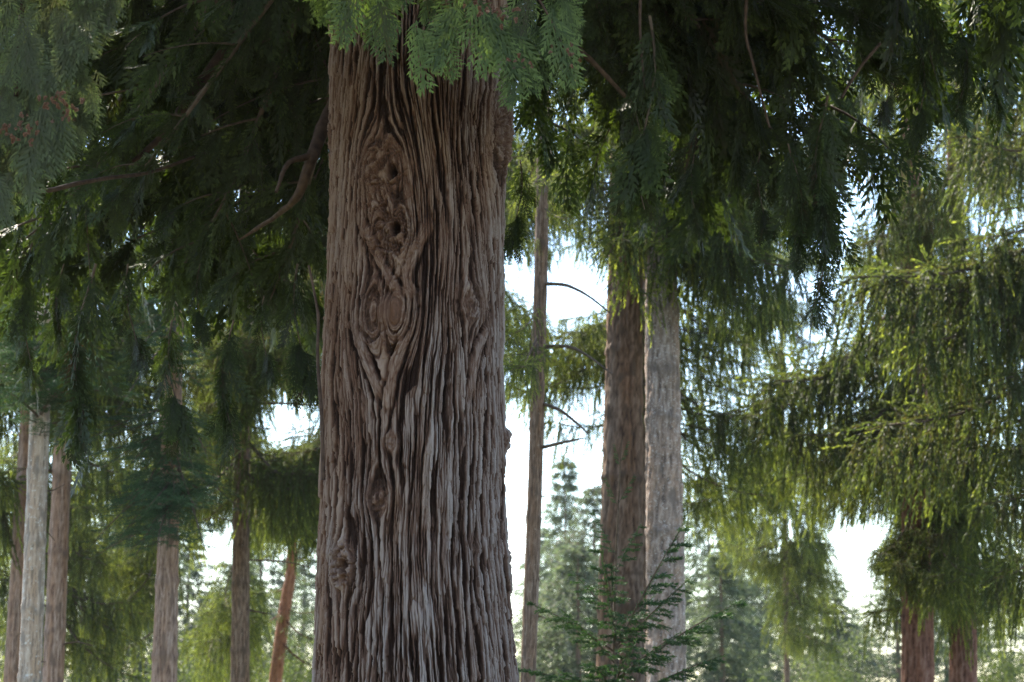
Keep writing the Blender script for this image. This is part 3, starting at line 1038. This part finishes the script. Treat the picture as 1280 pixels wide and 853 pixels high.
MB = [Proto('backlit_spruce_bough', spruce_bough(sl, sd, dens=.75, n_side=12, tone=(.35, .85)), M_TWIG, M_SPRUCE) for sl, sd in ((-25, 21), (-8, 22), (-40, 23))]  # lighter leaf tones put backlight glow into the colour
FB = [Proto('fir_bough', fir_bough(sl, sd), M_TWIG, M_FIR) for sl, sd in ((-22, 1), (-22, 2), (-2, 3), (12, 4))]
SPB = [Proto('sapling_bough', fir_bough(sl, sd, L=1.0, nl=.034, nw=.008, per_m=380, n_side=10, tone=(.35, .75), reach=1.15), M_TWIG, M_SAPL) for sl, sd in ((35, 1), (35, 2), (8, 3), (55, 4))]

# ------------------------------------------------------------------ cedar boughs
def cb(px, py, D, rise, protos=CB):
    """Bough whose tip hangs at the given pixel and distance; it leaves the trunk higher up."""
    B = P(px, py, D)
    az = math.atan2(B[1] - CD, B[0] - BASE.x)
    A = cedar_ax(B[2] + rise)
    A = A + np.array([math.cos(az), math.sin(az), 0]) * trunk_axis(A[2])[1] * 0.7
    return bough(cedar, protos, A, B)

g = np.random.default_rng(21)
for px, py, D, rise in [(150, 140, 11.5, 1.6), (250, 190, 12.2, 1.5), (60, 250, 12.5, 1.8), (330, 100, 12.0, 1.2), (200, 300, 12.8, 2.0),
                        (110, 330, 13.4, 2.3), (300, 320, 12.6, 2.1), (20, 120, 11.2, 1.5), (380, 250, 12.0, 1.9), (260, 40, 11.3, 1.3),
                        (350, 350, 13.2, 2.4), (-60, 160, 11.4, 1.7)]:
    cb(px, py, D, rise)
for px, py, D, rise in [(230, 330, 11.6, 1.9), (130, 260, 10.6, 1.6), (30, 300, 11.0, 2.0), (330, 390, 12.0, 2.3)]:
    cb(px, py, D, rise, CT)
# right
for px, py, D, rise in [(760, 40, 11.0, 1.3), (850, 90, 11.8, 1.5), (930, 110, 12.4, 1.4), (990, 190, 12.0, 1.7), (720, 100, 12.6, 1.5),
                        (1050, 60, 11.2, 1.3), (960, 10, 10.8, 1.0), (940, 230, 13.0, 1.9)]:
    cb(px, py, D, rise)
for px, py, D, rise in [(1120, 110, 13.0, 1.5), (1180, 20, 11.0, 1.4), (690, 180, 13.4, 1.8), (1230, 60, 12.4, 1.3), (880, 170, 13.2, 1.7), (800, 150, 12.6, 1.6),
                        (1270, -10, 11.2, 1.3), (1090, 180, 12.8, 1.8), (700, 40, 11.6, 1.1)]:
    cb(px, py, D, rise, CT)
# twigs that hang straight down below the mass
for px, y0, y1, D in [(215, 400, 562, 10.6), (292, 400, 552, 10.9), (372, 330, 500, 10.9), (120, 330, 560, 10.8), (40, 300, 470, 11.5), (160, 330, 470, 11.2), (330, 370, 480, 11.4),
                      (812, 20, 262, 9.6), (795, 90, 215, 9.7), (985, 180, 330, 11.0), (1022, 200, 385, 11.2), (950, 190, 300, 11.4), (1035, 120, 300, 11.0), (650, 200, 320, 11.7),
                      (870, 170, 290, 11.8), (1150, 60, 190, 11.2), (1115, 60, 160, 11.4), (1200, 30, 140, 11.0), (1250, 40, 150, 11.2),
                      (250, 330, 430, 11.4), (80, 330, 430, 12)]:
    A, B = P(px, y0, D), P(px + g.uniform(-8, 8), y1, D)
    bough(cedar, HT, A, B)
# crown above the picture
k = 0
while k < 24:
    z = g.uniform(7.2, 15.5)
    az = g.uniform(0, 2 * math.pi)
    L = g.uniform(3.6, 5.2) * (1 - (z - 7) / 16)
    sl = R(g.uniform(-32, -8))
    A = cedar_ax(z)
    B = A + L * np.array([math.cos(az) * math.cos(sl), math.sin(az) * math.cos(sl), math.sin(sl)])
    q = pix(np.vstack([B, (A + B) / 2, B - [0, 0, .6]]))
    if q[:, 1].max() > -20 and 350 < q[0, 0] < 700 and B[1] < 10.3: continue
    if q[0, 1] > 60: continue
    bough(cedar, CB, A, B)
    k += 1


# unseen boughs added above the picture, over the camera side, to shade the foliage
for k in range(12):
    sx = -1 if k % 3 else 1
    x, y, z = BASE.x + sx * g.uniform(1.2, 4.0), g.uniform(6.4, 9.3), g.uniform(5.9, 7.6)
    B = np.array([x, y, z])
    if pix(B - [0, 0, .8])[0, 1] > -25: B[2] = P(640, -40, y)[2] + .9
    A = cedar_ax(B[2] + g.uniform(.8, 1.6))
    bough(cedar, CB, A, B)


def near_spray(limb, twigs, roots, seed, face=(0, -1, 0), label=None, mat=None):
    """Foreground bough built where it hangs: limb > foliage, cones."""
    parts = [tube_arrays(smooth_path(limb, 24), np.linspace(.03, .010, 24), 8)]
    for tw, r in twigs:
        parts.append(tube_arrays(smooth_path(tw, 14), np.linspace(r, r * .4, 14), 6))
    o = np.array(cedar.location)
    V, Fq = merge(parts)
    b = link('branch', quad_mesh('near_limb', V - o, Fq, M_LIMB), cedar)
    FP, FD, FL = [np.array(v) for v in zip(*roots)]
    Q, T = place_fronds(FP, FD, FL, FR_HI, face, 0.0, 0.68)
    link('foliage', leaf_mesh('near_sprays', Q - o, T, mat), b)
    if label: b['label'] = label
    return b


def roots_under(env, n, D, ltop, lrange, dspread=.25, lean=0.0, seed=0):
    """Frond roots so that tips reach a lower outline: env = [(x, y tip)]."""
    gg = np.random.default_rng(seed)
    ex, ey = zip(*env)
    out = []
    for k in range(n):
        x = gg.uniform(ex[0], ex[-1])
        ytip = np.interp(x, ex, ey)
        L = gg.uniform(*lrange)
        lp = L / D * F
        y0 = ytip - lp * .93 - abs(gg.normal()) * 55 * (gg.random() < .75)
        if y0 + lp < ltop: y0 = ltop - lp * gg.uniform(.3, .9)
        d = D + gg.uniform(-dspread, dspread)
        dirn = np.array([lean + gg.normal() * .28, gg.normal() * .15 - .1, -1.0])
        out.append((P(x - dirn[0] * lp * .8, y0, d), dirn, L))
    return out


# over the top of the trunk
env = [(362, 8), (385, 30), (405, 42), (430, 30), (455, 62), (475, 80), (500, 42), (515, 60), (545, 95), (575, 108), (600, 96), (625, 138), (650, 140), (672, 118), (700, 108), (722, 70), (730, 40)]
rts = roots_under(env, 42, 8.95, 5, (.22, .42), .2, .10, 3)
for x, y0, L, dx in [(597, -4, .40, .05), (610, 10, .38, .3), (570, 0, .36, -.25), (640, 30, .40, .15), (475, -10, .36, .1), (445, -25, .34, -.2), (555, 40, .25, .1), (520, 25, .36, .25), (640, 70, .25, -.05), (700, 60, .22, .2), (690, 10, .40, .15)]:
    rts.append((P(x, y0, 8.75), np.array([dx, -.05, -1.0]), L))
limb = [cedar_ax(6.6) + [0, -.3, 0], P(520, -190, 9.4), P(590, -70, 8.95), P(680, -25, 8.8)]
nb = near_spray(limb, [([P(560, -110, 9.0), P(480, -60, 8.9), P(400, -45, 8.8)], .012), ([P(597, -70, 8.9), P(600, -20, 8.8), P(596, 20, 8.75)], .008),
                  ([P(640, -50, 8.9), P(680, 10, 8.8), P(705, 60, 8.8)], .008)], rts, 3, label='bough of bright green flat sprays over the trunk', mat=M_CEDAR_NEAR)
o = np.array(cedar.location)
CONE = leaf_mesh('cone', cone_arr(.021, 1), np.full(16, .5), M_CONE)
def cone_clusters(b, spots, seed, n):
    gg = np.random.default_rng(seed)
    for c in spots:
        for k in range(n):
            ob = link('cone', CONE, b)
            ob.location = Vector(c + gg.normal(size=3) * np.array([.04, .02, .026])) - cedar.location
            ob.rotation_euler = gg.normal(size=3) * .6
            ob.scale = [gg.uniform(.8, 1.3)] * 3
cone_clusters(nb, [P(590, 3, 8.6), P(617, 8, 8.6), P(636, 16, 8.6), P(702, 66, 8.6), P(654, 76, 8.6)], 2, 8)
# curtain at the upper left
env = [(-70, 300), (-20, 300), (10, 285), (30, 255), (55, 245), (80, 225), (100, 200), (118, 170), (128, 110), (136, 60)]
rts = []
for lv, n_ in ((0, 60), (-70, 45), (-150, 40), (-220, 30)):
    rts += roots_under([(x, y + lv) for x, y in env], n_, 8.8, -10, (.20, .40), .3, -.05, 505 + lv)
limb = [cedar_ax(7.2) + [-.3, -.2, 0], P(300, -420, 9.4), P(120, -180, 9.0), P(40, -60, 8.8), P(20, 120, 8.75)]
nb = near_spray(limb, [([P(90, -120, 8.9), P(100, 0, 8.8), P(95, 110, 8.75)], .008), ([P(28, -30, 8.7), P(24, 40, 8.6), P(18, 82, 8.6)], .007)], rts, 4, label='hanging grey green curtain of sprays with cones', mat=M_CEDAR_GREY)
cone_clusters(nb, [P(64, 126, 8.4), P(84, 130, 8.4), P(74, 141, 8.4), P(27, 154, 8.4), P(36, 162, 8.4), P(6, 168, 8.4)], 13, 9)

# limbs showing in the dark part
for pts, r0, r1 in [([cedar_ax(6.9) + [0, .5, 0], P(395, -90, 11.3), P(325, 8, 11.2), P(268, 80, 11.1), P(222, 145, 11.0), P(182, 190, 11.1), P(120, 230, 11.3)], .06, .008),
                    ([P(425, 118, 10.4), P(405, 158, 10.35), P(389, 200, 10.2), P(372, 245, 10.3), P(345, 270, 10.6), P(300, 300, 11)], .05, .006),
                    ([P(389, 195, 10.2), P(360, 205, 10.1), P(345, 240, 10.0)], .02, .008),
                    ([P(260, 190, 11.4), P(190, 215, 10.6), P(140, 222, 10.2), P(100, 229, 9.9), P(50, 240, 9.7), P(-30, 243, 9.5)], .009, .014),
                    ([P(1100, 55, 10.6), P(1075, 85, 10.5), P(1052, 122, 10.4)], .010, .007),
                    ([P(934, -20, 10.4), P(932, 40, 10.4), P(940, 75, 10.4), P(962, 160, 10.5)], .010, .006),
                    ([P(801, -20, 9.7), P(800, 40, 9.65), P(806, 110, 9.6)], .009, .005),
                    ([P(720, 60, 10.8), P(745, 82, 10.9), P(790, 130, 11)], .02, .01),
                    ([P(386, 332, 9.75), P(394, 372, 9.72), P(398, 400, 9.70), P(397, 450, 9.68), P(402, 520, 9.66), P(404, 600, 9.66)], .006, .010)]:
    limb_part(cedar, pts, r0, r1, M_LIMB)

# ------------------------------------------------------------------ trees behind
GAPS = [(690, 330, 756, 400), (1040, 225, 1105, 292), (1050, 665, 1092, 768), (252, 684, 290, 732), (757, 350, 860, 853), (318, 490, 392, 550),
        (640, 520, 662, 700), (5, 540, 84, 853), (190, 720, 222, 853), (286, 580, 315, 853), (1128, 800, 1222, 853)]


def std_tree(name, label, cat, path, D, bark, height, protos, regions, slope=(-30, -6), boxes=GAPS, spread=2.2, drop=.8, extra=0, front=None, low=None, group=None, lmin=.8, lmax=6, bare=4.5, **kw):
    t = thing(name, base_of(path, D), label, cat, group)
    ax = trunk(t, path, D, bark, height, **kw)
    if regions: fill(t, ax, D, protos, regions, spread, slope, boxes, drop, lmin, lmax)
    if low: fill(t, ax, D, MB, low, spread, slope, boxes, .45, lmin, lmax)
    if front: fill(t, ax, D - 1.0, protos, front, .7, slope, (), drop, .3, lmax)
    if extra: crown(t, ax, protos, bare, height - 1, extra, (1.5, 3.6), (-25, 0), boxes, drop)
    return t, ax

std_tree('fir_tree', 'slim brown trunk leaning at the far left, half behind the pale trunk', 'tree', [(853, 14, 19), (520, 34, 17)], 21.5, M_PINKBARK, 17,
         SB, [(-60, 330, 220, 520, 14)], extra=14, bare=7, whorl=.9)
t, ax = std_tree('fir_tree', 'smooth pale grey trunk with dark whorl scars, brightest of the left group', 'tree', [(853, 37, 28), (680, 44, 26), (510, 50, 25)], 18, M_FIRBARK, 17,
         FB, [(-60, 400, 200, 520, 26), (80, 470, 200, 560, 8)], (-15, 8), boxes=[(15, 535, 84, 853)], extra=20, bare=5.5, whorl=.62, lmin=.5, front=[(-30, 340, 120, 490, 20), (0, 440, 100, 535, 9)])
dead_stubs(t, ax, 18, [560, 610, 655, 700, 745, 790, 830], .06, .3, .010)
t, ax = std_tree('fir_tree', 'pinkish brown trunk standing just behind the smooth pale grey trunk', 'tree', [(853, 66, 26), (620, 76, 23)], 20.5, M_PINKBARK, 17,
         SB, [(60, 380, 260, 560, 14)], extra=14, bare=6.5, whorl=.8)
dead_stubs(t, ax, 20.5, [590, 640, 690, 760, 810], .2, .8, .014)
std_tree('fir_tree', 'reddish trunk rising under a skirt of flat blue green boughs', 'tree', [(853, 205, 31), (720, 209, 27)], 19, M_PINKBARK, 14,
         FB, [(110, 540, 260, 706, 46), (250, 540, 320, 660, 8)], (-38, -8), whorl=.7, boxes=[(194, 722, 220, 853), (250, 700, 292, 735)], spread=1.2, drop=.3, lmin=.3, extra=16, bare=6, front=[(150, 570, 265, 700, 22), (150, 380, 270, 560, 16)])
t, ax = std_tree('fir_tree', 'tall straight grey brown trunk to the left of the big cedar', 'tree', [(853, 300, 23), (480, 303, 19)], 23, M_DARKBARK, 18,
         SB, [(180, 400, 400, 640, 28)], (-25, 0), front=[(260, 380, 345, 510, 14)], extra=16, bare=7, whorl=.75)
dead_stubs(t, ax, 23, [505, 530, 575, 620, 655, 700, 760], .3, 1.2, .014)
t, ax = std_tree('spruce_tree', 'slender trunk with arching bare limbs between cedar and paired trunks', 'tree', [(853, 660, 19), (600, 669, 18), (340, 676, 17)], 17, M_DARKBARK, 15,
                 SBS, [(630, 200, 740, 340, 14), (620, 400, 670, 520, 5)], (-35, -8), extra=10, bare=5.5, whorl=.8, lmin=.3, spread=1.5)
for pts in [[(680, 355), (708, 357), (735, 370), (762, 391)], [(681, 434), (712, 434), (738, 447), (765, 468)], [(679, 505), (700, 513), (722, 530), (735, 542)],
            [(676, 560), (705, 553), (730, 548)]]:
    limb_part(t, [P(x, y, 17 - .25 * k) for k, (x, y) in enumerate(pts)], .018, .007, M_TWIG)
dead_stubs(t, ax, 17, [470, 620, 665, 720, 770, 820], .05, .25, .009)
std_tree('fir_tree', 'thick brown trunk on the left of the close pair', 'tree', [(853, 775, 59), (600, 778, 50), (330, 782, 44)], 20, M_BROWNBARK, 22,
         SB, [(690, 150, 860, 250, 9), (860, 230, 960, 360, 8)], (-38, -8), spread=2.5, extra=10, bare=7.4, whorl=1.3, rough=1.6, boxes=GAPS[:3] + [(770, 330, 860, 853)])
pair, ax = std_tree('fir_tree', 'thick grey flecked trunk on the right of the close pair', 'tree', [(853, 833, 49), (600, 830, 45), (320, 826, 40)], 19.3, M_GREYBARK, 22,
         SB, [(860, 220, 1010, 400, 20)], (-38, -8), boxes=GAPS[:3] + [(757, 350, 860, 853)], spread=2.2, extra=10, bare=7.4, whorl=1.1, rough=1.6, burls=[(P(0, 465, 19.3)[2], -1.2, .12, .03), (P(0, 395, 19.3)[2], -.5, .08, .03), (P(0, 700, 19.3)[2], -.9, .1, .025)])
for x, y, D in [(758, 322, 18.6), (736, 296, 18.8), (800, 372, 18.4), (846, 318, 18.2), (775, 300, 18.0), (880, 340, 18.5)]:
    A = P(805, 150 + 60 * rng.random(), 19.8)
    bough(pair, SBS, A, P(x, y, D))
RG = [(690, 330, 756, 400), (757, 420, 860, 853), (1044, 230, 1100, 288), (1056, 678, 1086, 758), (1130, 802, 1220, 853)]
std_tree('spruce_tree', 'red brown trunk beneath long weeping curtains of spruce twigs', 'tree', [(853, 1147, 40), (795, 1147, 39)], 26, M_REDBARK, 18,
         SB, [(880, 300, 1280, 600, 21), (1080, 150, 1220, 330, 8)], (-38, -8), low=[(960, 560, 1280, 790, 40), (960, -20, 1150, 210, 10)], front=[(1090, 140, 1210, 330, 9), (1080, 520, 1200, 745, 9)], boxes=RG, drop=.55, extra=8, bare=9)
std_tree('spruce_tree', 'red brown trunk right of its twin, hung with a mossy twig', 'tree', [(853, 1204, 34), (820, 1204, 34)], 27.5, M_REDBARK, 18,
         MB, [(960, 240, 1320, 500, 18), (1120, 120, 1280, 300, 8)], (-38, -8), low=[(1060, 500, 1320, 800, 34), (1040, -60, 1280, 130, 12)], front=[(1150, 140, 1260, 330, 6), (1150, 540, 1270, 765, 6)], boxes=RG, drop=.55, extra=8, bare=9)
std_tree('spruce_tree', 'broad weeping spruce filling the right edge of the view', 'tree', [(853, 1400, 60), (300, 1400, 50)], 22, M_DARKBARK, 18,
         SB, [(1130, 150, 1330, 500, 18), (1230, 500, 1330, 760, 13), (1060, 300, 1200, 560, 8)], (-38, -8), low=[(1080, -60, 1330, 160, 14)], boxes=RG, extra=8, bare=8)
std_tree('spruce_tree', 'sparse backlit spruce whose trunk hides behind the close pair', 'tree', [(853, 812, 50), (300, 812, 40)], 31, M_DARKBARK, 22,
         MB, [(640, 400, 760, 540, 22), (860, 380, 1010, 640, 26), (680, 260, 760, 320, 6), (960, 200, 1120, 300, 8)], (-32, -6), boxes=[(640, 580, 700, 853), (715, 335, 745, 380), (1050, 670, 1092, 765), (1050, 232, 1100, 285)], drop=.9, extra=10, bare=10)
std_tree('spruce_tree', 'thin far spruce trunk standing pale between the pair and the red trunks', 'tree', [(853, 984, 7), (650, 981, 6)], 45, M_DARKBARK, 16,
         SB, [(900, 300, 1070, 500, 12), (880, 480, 1042, 640, 18)], (-35, -6), low=[(880, 560, 1045, 730, 36), (985, 680, 1054, 815, 30), (940, 200, 1042, 400, 18)], boxes=RG[2:4], drop=1.0, lmin=.4, extra=6, bare=12)
std_tree('spruce_tree', 'backlit spruce showing behind the left of the red trunks', 'tree', [(853, 1140, 26), (300, 1140, 20)], 38, M_DARKBARK, 20,
         MB, [(1020, 250, 1280, 560, 18), (960, 540, 1280, 800, 22), (1088, 600, 1140, 800, 12), (1100, 150, 1200, 300, 8), (1040, 292, 1110, 400, 8)], (-35, -6), boxes=RG[2:5], drop=1.0, lmin=.4, extra=6, bare=12)
# behind the left group and behind the cedar
std_tree('spruce_tree', 'weeping spruce behind the pale grey trunk, its own trunk hidden', 'tree', [(853, 44, 22), (500, 48, 18)], 32, M_DARKBARK, 16,
         MB, [(-40, 400, 200, 640, 34), (-20, 560, 190, 850, 48)], (-40, -12), boxes=[], extra=10, bare=9, lmin=.4)
std_tree('spruce_tree', 'weeping yellow green spruce behind the reddish trunk', 'tree', [(853, 205, 20), (500, 207, 16)], 34, M_DARKBARK, 15,
         MB, [(90, 420, 330, 660, 30), (95, 600, 190, 850, 30), (220, 560, 300, 680, 14)], (-40, -12), boxes=GAPS[3:4] + [(320, 700, 400, 853)], extra=6, bare=10, lmin=.3)
std_tree('spruce_tree', 'weeping spruce straight behind the tall grey brown trunk', 'tree', [(853, 300, 16), (500, 302, 14)], 38, M_DARKBARK, 15,
         MB, [(220, 420, 400, 660, 46), (290, 560, 400, 690, 30), (225, 720, 330, 850, 30)], (-40, -12), front=[(325, 470, 400, 530, 6)], boxes=[(252, 684, 290, 732), (325, 495, 388, 540), (330, 700, 400, 853)], lmin=.3)
std_tree('spruce_tree', 'spruce behind the big cedar, boughs showing left of its trunk', 'tree', [(853, 455, 40), (300, 455, 34)], 27, M_DARKBARK, 17,
         SB, [(290, 300, 410, 480, 30), (310, 560, 410, 680, 26)], (-35, -8), boxes=[(325, 495, 388, 545), (320, 715, 400, 853)], lmin=.3, extra=8, bare=9)
std_tree('spruce_tree', 'spruce behind the big cedar, boughs showing right of its trunk', 'tree', [(853, 590, 34), (300, 590, 30)], 28, M_DARKBARK, 17,
         MB, [(640, 200, 740, 330, 24), (630, 380, 700, 510, 14)], (-35, -8), boxes=[(640, 540, 700, 853), (700, 330, 752, 395)], lmin=.3, extra=8, bare=9)
std_tree('spruce_tree', 'dark spruce just outside the left edge reaching in over the pale trunk', 'tree', [(853, -90, 50), (300, -90, 44)], 23, M_DARKBARK, 17,
         SB, [(-40, 250, 160, 470, 36), (-40, 460, 10, 800, 10)], (-35, -8), low=[(-40, 480, 20, 660, 10)], boxes=[(18, 535, 84, 853)], lmin=.3, extra=8, bare=9)

# ------------------------------------------------------------------ sapling
sp_path = [(853, 770, 8), (815, 768, 7), (700, 770, 5), (548, 777, 2)]
sap = thing('fir_sapling', base_of(sp_path, 13), 'young fir sapling with upswept green twigs before the paired trunks', 'sapling')
sax_pts = np.array([P(x, y, 13) for y, x, w_ in sp_path])
def sax(z): return np.array([np.interp(z, sax_pts[:, 2], sax_pts[:, 0]), 13.0, z])
pts = [np.array(sap.location)] + list(sax_pts)
V, Fq = tube_arrays(smooth_path(pts, 40), np.linspace(.026, .003, 40), 8)
link('trunk', quad_mesh('sapling_stem', V - np.array(sap.location), Fq, M_TWIG), sap)
tips = [(728, 682, 12.6, 815), (695, 762, 12.7, 830), (662, 752, 12.9, 815), (640, 836, 12.8, 870), (850, 655, 13.1, 815), (862, 722, 13.1, 815),
        (925, 752, 13.2, 850), (905, 818, 12.7, 880), (700, 838, 12.5, 885), (848, 790, 12.6, 850), (838, 848, 12.4, 895), (742, 640, 13.1, 700), (808, 655, 13.2, 715),
        (757, 598, 13, 635), (793, 594, 13, 630), (722, 716, 13.3, 775), (815, 745, 13.4, 800), (765, 705, 12.5, 755), (790, 800, 12.3, 855), (752, 762, 12.5, 810), 
        (768, 556, 13, 585), (785, 552, 13, 580), (650, 880, 12.6, 915), (780, 860, 12.2, 905), (740, 830, 12.3, 880)]
for x, y, D, y0 in tips:
    bough(sap, SPB, sax(P(770, y0, 13)[2]), P(x, y, D), roll=rng.normal() * .15)

# ------------------------------------------------------------------ far-off trees
FC = []
for sd, H, Rb in ((1, 16, 3.4), (2, 16, 2.7), (3, 16, 4.2)):
    (V, Fq), Q, T = far_conifer(sd, H, Rb)
    FC.append((quad_mesh('distant_trunk', V, Fq, M_DARKBARK, True, {'depth': np.full(len(V), .6), 'weather_light': np.full(len(V), .5), 'scar': np.zeros(len(V))}),
               leaf_mesh('distant_crown', Q, T, M_FAR)))
far = [(706, 556, 78, 1, 'tall hazy far conifer between the slender trunk and the brown trunk'), (742, 590, 66, 0, 'hazy conifer at the left foot of the brown trunk'),
       (676, 650, 92, 1, 'narrow far conifer low beside the slender trunk'), (722, 668, 60, 0, 'lower hazy conifer behind the left of the sapling'),
       (884, 580, 74, 0, 'tall far conifer right of the grey flecked trunk'), (922, 612, 82, 1, 'far conifer below the yellow green twigs'),
       (900, 680, 62, 1, 'lower conifer behind the right of the sapling'), (955, 640, 84, 1, 'narrow far conifer beside the thin far spruce trunk'),
       (1008, 650, 72, 0, 'far conifer left of the low bright sky gap'), (1072, 772, 88, 0, 'far conifer beneath the low bright sky gap'), (1035, 735, 64, 1, 'lower far conifer at the left foot of the bright sky gap'),
       (1118, 690, 68, 0, 'far conifer just left of the red brown trunk'), (1178, 700, 76, 1, 'far conifer seen between the two red brown trunks'),
       (1250, 690, 78, 0, 'far conifer low at the right edge'), (20, 600, 66, 0, 'far conifer behind the trunks at the left edge'),
       (110, 570, 60, 0, 'far conifer right of the pinkish brown trunk'), (150, 630, 74, 1, 'far conifer low between pale and reddish trunks'),
       (178, 590, 62, 0, 'far conifer just left of the reddish trunk'), (238, 640, 66, 1, 'far conifer just right of the reddish trunk'),
       (270, 742, 70, 0, 'low far conifer beneath the left sky gap'), (299, 690, 63, 0, 'far conifer right behind the tall grey brown trunk'), (328, 640, 68, 0, 'far conifer left of the leaning orange pine'),
       (382, 650, 86, 1, 'far conifer close to the left edge of the big cedar'), (820, 600, 92, 1, 'far conifer peeping through the slit of the close pair')]
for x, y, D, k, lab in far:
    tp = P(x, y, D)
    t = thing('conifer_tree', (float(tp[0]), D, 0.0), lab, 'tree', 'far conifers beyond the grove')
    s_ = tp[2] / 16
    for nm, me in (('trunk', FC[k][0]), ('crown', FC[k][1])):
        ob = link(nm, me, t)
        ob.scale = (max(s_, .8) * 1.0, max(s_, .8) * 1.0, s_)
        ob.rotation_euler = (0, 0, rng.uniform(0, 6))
# bushes
(V, Fq), Q, T = leafy_bush(1)
BW = quad_mesh('shrub_stems', V, Fq, M_TWIG); BL = leaf_mesh('shrub_leaves', Q, T, M_BROAD)
for x, y, D, lab in [(262, 775, 42, 'sunlit yellow green shrub right of the reddish trunk'), (366, 785, 50, 'pale yellow green shrub under the leaning orange pine'),
                     (1030, 800, 50, 'sunlit shrub under the weeping curtains'), (1262, 785, 42, 'yellow green shrub low at the right edge')]:
    tp = P(x, y, D)
    t = thing('shrub', (float(tp[0]), D, 0.0), lab, 'shrub', 'sunlit shrubs beyond the trunks')
    for nm, me in (('stems', BW), ('foliage', BL)):
        ob = link(nm, me, t); ob.scale = (tp[2] / 5 * 1.1, tp[2] / 5 * 1.1, tp[2] / 5); ob.rotation_euler = (0, 0, rng.uniform(0, 6))
# leaning orange pine
pn_path = [(853, 344, 16), (760, 356, 15), (715, 364, 13), (640, 366, 9)]
pine, ax = std_tree('pine_tree', 'small leaning pine with orange bark and orange side limbs', 'tree', pn_path, 40, M_PINEBARK, 7.0, None, None, whorl=None)
PB = [Proto('pine_bough', spruce_bough(5, 31, L=2.0, n_side=9, hang=(.12, .3), per_m=50, nl=.09, nw=.014, dens=.5, tone=(.5, .9)), M_PINEBARK, M_BROAD)]
for y0, x1, y1, d in [(770, 400, 800, -1), (720, 395, 725, 0), (760, 405, 760, -.6), (700, 392, 690, .6), (800, 410, 835, -1), (690, 340, 670, .4), (730, 330, 735, 1), (670, 385, 655, .3), (760, 318, 780, -.8), (650, 372, 620, 0)]:
    bough(pine, PB, ax(P(360, y0, 40)[2]), P(x1, y1, 40 + d))

build_haze(-410, 410, -210, 610, -1.3, 29, 0.0002)
